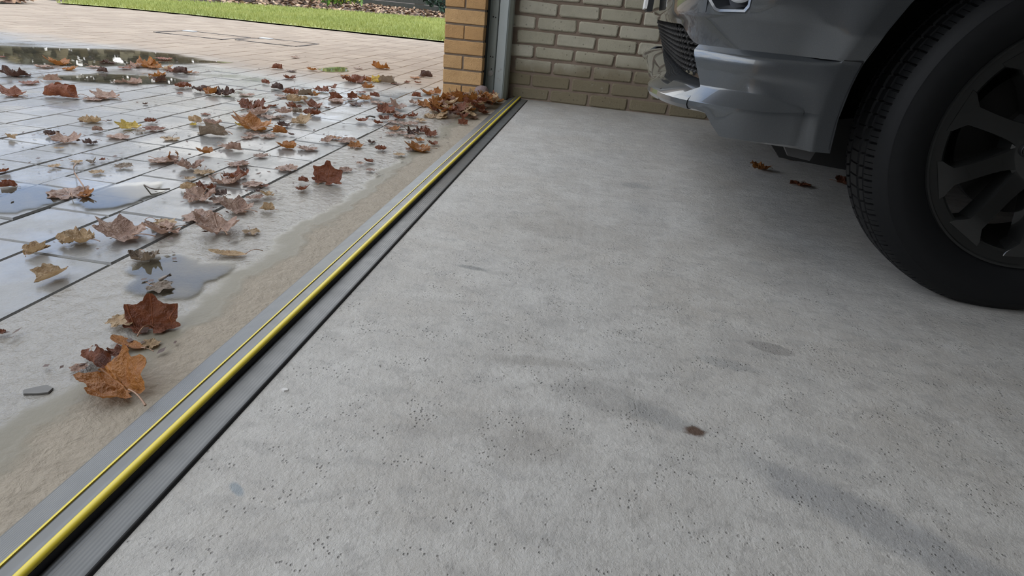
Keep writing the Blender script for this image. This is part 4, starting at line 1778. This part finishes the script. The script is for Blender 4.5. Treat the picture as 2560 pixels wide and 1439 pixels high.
COLW = {'o': 'orange-brown', 'r': 'russet', 'p': 'pinkish-tan', 'd': 'dark brown', 'y': 'yellow', 'g': 'grey-brown', 't': 'tan'}
KINDW = {'flat': 'flat', 'cup': 'cupped', 'fold': 'folded', 'roll': 'rolled', 'stand': 'upright', 'crumple': 'crumpled', 'wings': 'winged', 'lance': 'narrow'}

# landmarks: (px, py of the base, width px, kind, colour, spin deg or None, full label, short name)
LANDMARK = [
    (310, 968, 185, 'fold', 'o', 62, 'largest leaf, orange and tan, folded, nearest the yellow-lined strip', 'the largest folded orange leaf'),
    (385, 812, 130, 'stand', 'r', 20, 'big red-brown leaf with an upright lobe, second nearest the strip', 'the big red upright-lobed leaf'),
    (318, 862, 92, 'lance', 'o', 80, 'narrow bright orange leaf lying behind the largest folded leaf', 'the narrow bright orange leaf'),
    (822, 454, 84, 'stand', 'r', -8, 'tall red-brown leaf standing upright with its reflection on wet concrete', 'the tall standing leaf'),
    (537, 338, 84, 'roll', 'g', 100, 'grey-brown leaf rolled up like a tube on the pavers', 'the rolled grey tube leaf'),
    (941, 205, 32, 'cup', 'y', 0, 'bright yellow leaf standing out on the far paving', 'the bright yellow leaf'),
    (134, 692, 70, 'wings', 't', 175, 'tan leaf with two raised wings on the nearest left paver', 'the winged tan leaf'),
    (176, 488, 105, 'flat', 'p', 50, 'flat pinkish leaf with a long arching stem by the blue puddle', 'the flat long-stemmed leaf'),
    (640, 322, 88, 'cup', 'o', 90, 'vivid red-orange leaf in the middle cluster on the pavers', 'the vivid red-orange leaf'),
    (435, 398, 52, 'roll', 'o', 30, 'amber leaf curled up high above a flat pink leaf', 'the high curled amber leaf'),
    (570, 638, 86, 'lance', 't', 105, 'single narrow tan leaf lying on the wet apron', 'the single narrow tan leaf'),
    (316, 592, 105, 'cup', 'p', 95, 'wide pinkish-brown leaf with curled orange edge on the near pavers', 'the wide pink-brown leaf'),
    (888, 368, 36, 'cup', 'o', 0, 'orange-brown leaf sitting on the dark paver joint above the standing leaf', 'the orange leaf on the joint'),
    (1088, 293, 66, 'flat', 't', 10, 'large pale tan leaf spread flat in front of the pillar heap', 'the large pale leaf'),
    (787, 268, 46, 'cup', 'r', 90, 'deep red boat-shaped leaf among the middle paving leaves', 'the deep red boat-shaped leaf'),
    (1066, 266, 42, 'cup', 'o', 20, 'orange-brown curled leaf at the left edge of the pillar heap', 'the curled leaf left of the heap'),
    (1072, 236, 34, 'cup', 'o', 60, 'bright orange leaf with a hole left of the pillar base', 'the bright orange leaf by the pillar'),
    (36, 240, 54, 'cup', 'r', 85, 'boat-shaped russet leaf at the left edge of the paving', 'the russet boat-shaped leaf'),
    (360, 166, 55, 'crumple', 'o', 0, 'crumpled orange leaf clump at the far puddle', 'the orange clump by the far puddle'),
    (150, 162, 50, 'cup', 'o', 80, 'curled orange leaf near the left end of the far puddle', 'the orange leaf at the far left'),
    (600, 527, 72, 'cup', 'p', 80, 'pinkish-brown leaf with curled edges straddling the paver edge', 'the pink leaf on the paver edge'),
    (1050, 375, 62, 'cup', 'o', 100, 'wavy orange-brown leaf lying nearest the far half of the strip', 'the wavy leaf nearest the strip'),
    (720, 370, 46, 'cup', 'o', 100, 'orange leaf curled at the near end of the middle cluster', 'the curled orange leaf'),
]
REST = [
    # far left scatter
    (115, 169, 46, 'flat', 'p'), (172, 175, 32, 'cup', 'o'), (47, 189, 62, 'crumple', 'd'), (78, 210, 48, 'flat', 'r'), (128, 203, 38, 'fold', 'p'),
    (150, 243, 92, 'roll', 'r'), (232, 249, 60, 'flat', 'p'), (268, 246, 55, 'cup', 'p'), (231, 169, 36, 'flat', 'p'), (259, 158, 22, 'crumple', 'd'), (280, 159, 24, 'flat', 'd'),
    (388, 171, 36, 'crumple', 'o'), (316, 172, 36, 'flat', 'r'), (336, 168, 34, 'crumple', 'p'), (415, 173, 26, 'cup', 't'), (428, 179, 30, 'crumple', 'r'),
    (390, 192, 40, 'crumple', 'o'), (400, 204, 38, 'fold', 'd'), (300, 208, 26, 'cup', 'p'), (335, 210, 42, 'cup', 'p'), (450, 183, 44, 'roll', 'd'), (467, 183, 24, 'cup', 'o'), (485, 184, 26, 'flat', 'p'),
    (412, 150, 40, 'flat', 'r'), (457, 219, 40, 'crumple', 'r'), (505, 230, 44, 'crumple', 'd'), (530, 237, 44, 'fold', 'o'), (560, 238, 46, 'crumple', 'd'), (612, 239, 42, 'flat', 'p'), (450, 235, 18, 'flat', 'r'),
    (255, 180, 30, 'roll', 'd'), (3, 143, 20, 'flat', 'r'),
    # left middle
    (232, 306, 48, 'crumple', 't'), (274, 305, 12, 'cup', 'd'), (325, 321, 50, 'cup', 'y'), (352, 331, 30, 'flat', 'g'), (388, 326, 52, 'flat', 'r'), (380, 306, 28, 'crumple', 'r'),
    (300, 344, 58, 'flat', 'p'), (428, 348, 44, 'flat', 't'), (28, 347, 30, 'fold', 't'), (127, 338, 34, 'crumple', 'd'), (166, 355, 64, 'cup', 'p'), (228, 359, 34, 'crumple', 'd'), (246, 328, 30, 'roll', 'p'),
    (516, 287, 26, 'flat', 'r'), (490, 308, 44, 'roll', 't'), (483, 315, 16, 'cup', 'y'), (530, 314, 44, 'crumple', 'p'), (606, 314, 34, 'cup', 'y'), (363, 261, 12, 'cup', 'd'), (600, 228, 20, 'flat', 'd'),
    # middle far
    (692, 173, 34, 'roll', 'r'), (728, 179, 26, 'flat', 'd'), (782, 177, 24, 'cup', 'o'), (739, 145, 22, 'flat', 'p'), (725, 197, 30, 'crumple', 'r'), (665, 211, 28, 'roll', 'r'), (692, 223, 38, 'roll', 'd'),
    (859, 191, 26, 'flat', 'o'), (895, 172, 24, 'flat', 'p'), (955, 172, 44, 'crumple', 'o'), (887, 206, 58, 'crumple', 'r'), (915, 204, 32, 'roll', 'o'), (964, 208, 46, 'fold', 'g'), (990, 211, 26, 'flat', 'r'),
    (1037, 196, 30, 'flat', 'o'), (1067, 193, 40, 'roll', 'd'), (1017, 207, 14, 'cup', 'r'), (1045, 209, 17, 'cup', 'r'), (918, 222, 30, 'cup', 'o'), (835, 222, 26, 'fold', 'r'),
    (730, 236, 42, 'crumple', 'r'), (710, 243, 42, 'flat', 'p'), (738, 253, 52, 'crumple', 't'), (762, 240, 40, 'fold', 'g'), (784, 241, 30, 'cup', 'o'), (808, 229, 40, 'crumple', 'r'), (842, 247, 38, 'fold', 'r'), (838, 255, 50, 'flat', 'p'),
    (881, 246, 26, 'stand', 'r'), (872, 251, 26, 'flat', 'r'), (902, 233, 30, 'flat', 'r'), (913, 251, 34, 'cup', 'o'), (938, 243, 32, 'roll', 'r'), (945, 258, 38, 'flat', 'p'), (887, 262, 38, 'flat', 'd'),
    (818, 271, 16, 'flat', 'd'), (737, 269, 40, 'crumple', 'r'), (632, 270, 64, 'crumple', 'r'), (683, 266, 22, 'cup', 'r'), (640, 286, 48, 'cup', 'p'), (708, 285, 40, 'cup', 'p'), (680, 294, 52, 'flat', 'p'), (745, 282, 32, 'roll', 'g'),
    (785, 288, 44, 'crumple', 'r'), (703, 297, 22, 'cup', 'g'), (620, 294, 44, 'flat', 'p'), (660, 275, 40, 'crumple', 'r'), (750, 309, 48, 'cup', 't'), (630, 340, 42, 'flat', 'p'), (702, 334, 46, 'roll', 'o'), (672, 344, 44, 'flat', 'p'), (708, 316, 32, 'crumple', 'd'), (730, 338, 16, 'cup', 'd'), (618, 347, 30, 'flat', 'p'),
    (972, 263, 32, 'flat', 'r'), (990, 271, 52, 'fold', 'p'), (965, 283, 44, 'cup', 'r'), (985, 286, 42, 'flat', 'p'), (903, 305, 30, 'cup', 'r'), (945, 309, 24, 'cup', 'r'), (837, 347, 42, 'flat', 'o'), (815, 356, 30, 'cup', 'p'), (872, 355, 46, 'flat', 'p'), (857, 358, 30, 'flat', 'p'),
    (1094, 234, 26, 'stand', 'o'), (1040, 243, 32, 'roll', 'r'), (1037, 261, 30, 'cup', 'p'),
    # cluster on the apron in front of the heap
    (1000, 297, 34, 'crumple', 'r'), (1027, 292, 32, 'crumple', 'r'), (985, 308, 36, 'flat', 'p'), (1010, 312, 36, 'flat', 'p'), (983, 325, 28, 'cup', 'o'), (998, 321, 28, 'flat', 'd'), (1035, 312, 34, 'flat', 'p'), (1057, 331, 32, 'crumple', 'r'), (1032, 334, 36, 'crumple', 'd'), (1078, 340, 32, 'cup', 'r'), (1002, 335, 36, 'flat', 'p'), (1022, 342, 34, 'flat', 'p'), (970, 318, 28, 'flat', 'p'), (960, 300, 28, 'crumple', 'r'), (1050, 304, 34, 'flat', 't'), (1060, 318, 26, 'flat', 'p'), (975, 336, 30, 'flat', 'p'),
    (930, 357, 22, 'crumple', 'd'), (770, 373, 56, 'flat', 'p'), (1050, 353, 24, 'cup', 'o'), (1083, 364, 26, 'cup', 'r'), (1030, 376, 32, 'flat', 'p'), (997, 389, 34, 'flat', 't'), (955, 375, 30, 'crumple', 'r'), (925, 406, 26, 'cup', 'r'), (900, 412, 22, 'flat', 'p'), (865, 428, 40, 'flat', 'p'), (927, 428, 26, 'flat', 'p'),
    (760, 457, 32, 'roll', 'r'), (755, 476, 32, 'cup', 'r'), (720, 426, 58, 'flat', 'p'), (655, 393, 40, 'flat', 'p'), (592, 413, 58, 'flat', 'p'), (582, 375, 50, 'roll', 'p'), (562, 368, 40, 'flat', 'p'), (615, 431, 22, 'roll', 'd'),
    (585, 444, 62, 'crumple', 'r'), (630, 464, 56, 'flat', 'p'), (660, 467, 28, 'flat', 'r'), (672, 491, 32, 'cup', 't'), (635, 498, 46, 'flat', 'p'), (647, 483, 14, 'cup', 'd'), (672, 527, 38, 'fold', 't'),
    (405, 403, 76, 'flat', 'p'), (515, 385, 38, 'cup', 'o'), (478, 421, 66, 'crumple', 'p'), (512, 434, 54, 'flat', 't'), (471, 449, 32, 'flat', 't'), (560, 457, 70, 'crumple', 'p'), (470, 477, 50, 'roll', 't'), (517, 471, 50, 'crumple', 'r'), (503, 498, 76, 'crumple', 'p'), (552, 488, 34, 'crumple', 'd'), (556, 504, 56, 'flat', 'p'),
    (505, 545, 88, 'flat', 'p'), (405, 562, 68, 'flat', 't'), (414, 580, 78, 'cup', 'p'), (197, 604, 82, 'crumple', 't'), (90, 632, 62, 'fold', 't'), (212, 494, 36, 'cup', 'o'), (194, 406, 28, 'flat', 't'), (233, 408, 30, 'fold', 'g'), (256, 403, 14, 'cup', 'r'), (310, 419, 44, 'flat', 'g'), (245, 433, 36, 'flat', 't'), (137, 418, 30, 'flat', 't'), (148, 373, 22, 'flat', 't'), (8, 431, 26, 'cup', 'r'), (24, 468, 46, 'roll', 'r'),
    (548, 580, 96, 'cup', 'p'), (627, 581, 46, 'flat', 't'), (365, 646, 70, 'crumple', 'g'), (396, 724, 68, 'flat', 'g'),
    (312, 808, 74, 'flat', 't'), (375, 864, 48, 'flat', 't'), (300, 887, 48, 'crumple', 'r'), (243, 908, 104, 'roll', 'r'), (200, 926, 42, 'flat', 'p'), (4, 837, 24, 'crumple', 'r'),
    # under the car
    (1902, 424, 50, 'crumple', 'o'), (1966, 398, 28, 'crumple', 'o'), (2000, 462, 56, 'flat', 'r'), (2108, 460, 52, 'crumple', 'r'),
    # by the threshold / pillar
    (1157, 311, 26, 'stand', 'r'), (1180, 296, 34, 'flat', 'p'), (1212, 284, 30, 'cup', 'r'),
]


def place_leaf(px, py, wpx, kind, c, spin, var, lift=0.0):
    g_ = gnd(px, py)
    dist = (g_ - Vector((0, 0, CAM_H))).dot(_fw)
    size = wpx / F_PX * dist
    f = {'flat': 0.92, 'cup': 0.80, 'fold': 0.80, 'roll': 0.95, 'stand': 0.86, 'crumple': 0.86, 'wings': 0.72, 'lance': 0.95}[kind]
    size = min(max(size / f, 0.018), 0.20)
    me, st = get_leaf(kind, c, var)
    o = link_mesh('maple_leaf', me, None, (g_.x, g_.y, 0.0015 + lift))
    o.scale = (size, size, size)
    o.rotation_euler = (0, 0, math.radians(spin))
    s = link_mesh('stem', st, o)
    if size < 0.05:
        pass
    return o, size


rl = random.Random(11)
leaves = []
for (px, py, w_, kd, c, spin, lab, short) in LANDMARK:
    o, s = place_leaf(px, py, w_, kd, c, spin, 1 + (len(leaves) % 3))
    tag(o, lab, 'leaf', 'fallen leaves')
    leaves.append((o, px, py, w_, kd, c, short))
used = {l[6]: 0 for l in leaves}
labels = set(o[0]['label'] for o in leaves)
PLACES = [(1160, 262, 'the leaf heap at the pillar'), (1110, 150, 'the brick pillar'), (270, 485, 'the blue puddle on the pavers'), (450, 690, 'the blue puddle on the apron'), (300, 125, 'the large far puddle'), (2300, 500, 'the front tyre'), (560, 95, 'the manhole cover')]


def rel(px, py, lx, ly):
    dx, dy = px - lx, (py - ly) * 2.0
    if abs(dx) > abs(dy):
        return 'left of' if dx < 0 else 'right of'
    return 'behind' if dy < 0 else 'in front of'


for (px, py, w_, kd, c) in REST:
    spin = rl.uniform(0, 360)
    if kd == 'roll':
        spin = rl.choice((90, 270)) + rl.uniform(-30, 30)
    if kd == 'stand':
        spin = rl.uniform(-30, 30)
    o, s = place_leaf(px, py, w_, kd, c, spin, rl.randrange(4), rl.uniform(0, 0.004))
    cand = sorted([(math.hypot(px - l[1], (py - l[2]) * 2), l[1], l[2], l[6]) for l in leaves[:len(LANDMARK)]] + [(math.hypot(px - q[0], (py - q[1]) * 2) * 1.15, q[0], q[1], q[2]) for q in PLACES])
    szw = 'tiny ' if s < 0.045 else ('small ' if s < 0.075 else ('' if s < 0.125 else 'large '))
    lab = None
    if px > 1850:
        cand = [(0, 2300, 500, 'the front tyre')]
    for (dd, lx, ly, nm) in cand[:4]:
        for nearw in ('just ', 'close ', 'well '):
            if nearw == 'just ' and dd > 70:
                continue
            if nearw == 'close ' and not 70 < dd < 150:
                continue
            if nearw == 'well ' and dd <= 150:
                continue
            word = {'just ': 'just ', 'close ': '', 'well ': 'some way '}[nearw]
            t_ = (szw + COLW[c] + ' ' + KINDW[kd] + ' leaf ' + word + rel(px, py, lx, ly) + ' ' + nm).strip()
            if t_ not in labels and len(t_.split()) <= 15:
                lab = t_
                break
        if lab:
            break
    if lab is None:
        lab = szw + COLW[c] + ' ' + KINDW[kd] + ' leaf near ' + cand[0][3]
    labels.add(lab)
    tag(o, lab, 'leaf', 'fallen leaves')

# heap of leaves at the foot of the pillar
HEAP = [(1080, 262), (1100, 252), (1130, 252), (1165, 252), (1205, 252), (1238, 256), (1247, 272), (1225, 286), (1190, 296), (1150, 300), (1110, 296), (1075, 284)]
done = 0
while done < 64:
    px, py = rl.uniform(1062, 1248), rl.uniform(246, 302)
    if not in_poly(px, py, HEAP):
        continue
    edge = min(abs(py - 248), abs(302 - py)) / 27
    lift = rl.uniform(0.0, 0.045) * min(1, edge * 1.6) * (1.0 if px > 1110 else 0.5)
    kd = rl.choice(('crumple', 'cup', 'flat', 'fold', 'cup', 'crumple', 'stand'))
    c = rl.choice('oorrrptto')
    g_ = gnd(px, py)
    if g_.y > 3.30 and g_.x < -0.62:
        g_.y = 3.30
    o, s = place_leaf(px, py, rl.uniform(28, 44), kd, c, rl.uniform(0, 360), rl.randrange(4), lift)
    o.location.x, o.location.y = g_.x, g_.y
    if o.location.x > -0.52:
        o.location.x = -0.525 - rl.random() * 0.05
    o.rotation_euler = (rl.gauss(0, 0.35), rl.gauss(0, 0.35), rl.uniform(0, 6.28))
    o.location.z += 0.012
    side = 'left' if px < 1115 else ('middle' if px < 1180 else 'right')
    depth = 'back' if py < 268 else ('front' if py > 284 else 'centre')
    tag(o, COLW[c] + ' ' + KINDW[kd] + ' leaf at the ' + side + ' ' + depth + ' of the heap by the pillar', 'leaf', 'leaf heap at the pillar')
    done += 1


# crumbs of broken leaf between the whole ones
cv, cf = [], []
for (px, py, w_, kd, c) in REST:
    if px > 1300:
        continue
    for q in range(4):
        g3 = gnd(px + rl.gauss(0, 45), max(140, py + rl.gauss(0, 14)))
        if g3.x > -0.52 or (g3.y > 3.3 and g3.x > -0.88):
            continue
        sz = rl.uniform(0.003, 0.009)
        a = rl.uniform(0, 6.28)
        u1 = Vector((math.cos(a), math.sin(a), rl.uniform(-0.2, 0.2))) * sz
        u2 = Vector((-math.sin(a), math.cos(a), rl.uniform(0.0, 0.5))) * sz * rl.uniform(0.3, 0.8)
        k = len(cv)
        g3.z = 0.003 + sz * 0.3
        cv += [g3 - u1, g3 - u2, g3 + u1, g3 + u2]
        cf.append((k, k + 1, k + 2, k + 3))
tag(mesh_obj('leaf_crumbs', cv, cf, LEAFMAT['d']), 'dark crumbs of broken leaf strewn over the wet paving', 'leaf crumbs', kind='stuff')


# loose stems, chip and grit
def twig(pts, r, label, mat=MAT_STEM, name='leaf_stalk'):
    base = gnd(*pts[0][:2])
    m_ = MB()
    P = []
    for (px, py, z) in pts:
        g2 = gnd(px, py, z)
        P.append(g2 - base)
    m_.tube(P, r, 6)
    o = m_.build(name, mat, None, smooth=True, loc=base)
    return tag(o, label, 'stalk')


twig([(213, 478, 0.004), (208, 464, 0.012), (197, 448, 0.02), (186, 432, 0.02), (184, 418, 0.012), (190, 408, 0.004)], 0.0016, 'long arching leaf stalk above the flat pink leaf')
twig([(398, 700, 0.003), (412, 692, 0.006), (427, 686, 0.010)], 0.003, 'thick pale stalk lying in the blue puddle on the apron', simple('pale_stick', (0.25, 0.2, 0.16), 0.6))
twig([(360, 462, 0.003), (375, 470, 0.010), (388, 473, 0.008), (405, 473, 0.006), (424, 472, 0.002)], 0.0016, 'forked dry stalk beside the blue puddle on the pavers', MAT_STEMD)
twig([(1110, 245, 0.004), (1098, 252, 0.006), (1085, 256, 0.004)], 0.003, 'thin dark twig left of the pillar base', MAT_STEMD, 'twig')
twig([(914, 293, 0.003), (925, 290, 0.008), (938, 293, 0.004)], 0.003, 'dark twig between two russet leaves on the pavers', MAT_STEMD, 'twig')

m = MB()
g0 = gnd(95, 977)
out2 = [(-0.017, -0.004), (-0.010, -0.011), (0.006, -0.006), (0.016, -0.001), (0.014, 0.009), (0.002, 0.013), (-0.004, 0.009)]
vs = [(x, y, 0.0) for x, y in out2] + [(x * 0.94, y * 0.94, 0.0018) for x, y in out2]
k = len(out2)
m.add(vs, [tuple(range(k, 2 * k))] + [(i, (i + 1) % k, k + (i + 1) % k, k + i) for i in range(k)])
tag(m.build('concrete_chip', simple('grey_chip', (0.13, 0.125, 0.115), 0.6, noise_amt=0.2, nscale=80), loc=(g0.x, g0.y, 0.0)), 'flat grey concrete chip lying on the wet apron at lower left', 'stone')
m = MB()
g1 = gnd(712, 975)
out3 = [(-0.005, -0.002), (0.001, -0.004), (0.006, 0.0), (0.003, 0.004), (-0.004, 0.003)]
vs = [(x, y, 0.0) for x, y in out3] + [(x * 0.8, y * 0.8, 0.002) for x, y in out3]
m.add(vs, [tuple(range(5, 10))] + [(i, (i + 1) % 5, 5 + (i + 1) % 5, 5 + i) for i in range(5)])
tag(m.build('pebble', simple('pale_pebble', (0.6, 0.58, 0.55), 0.7), loc=(g1.x, g1.y, 0.0)), 'tiny pale stone flake on the floor right of the strip', 'stone')
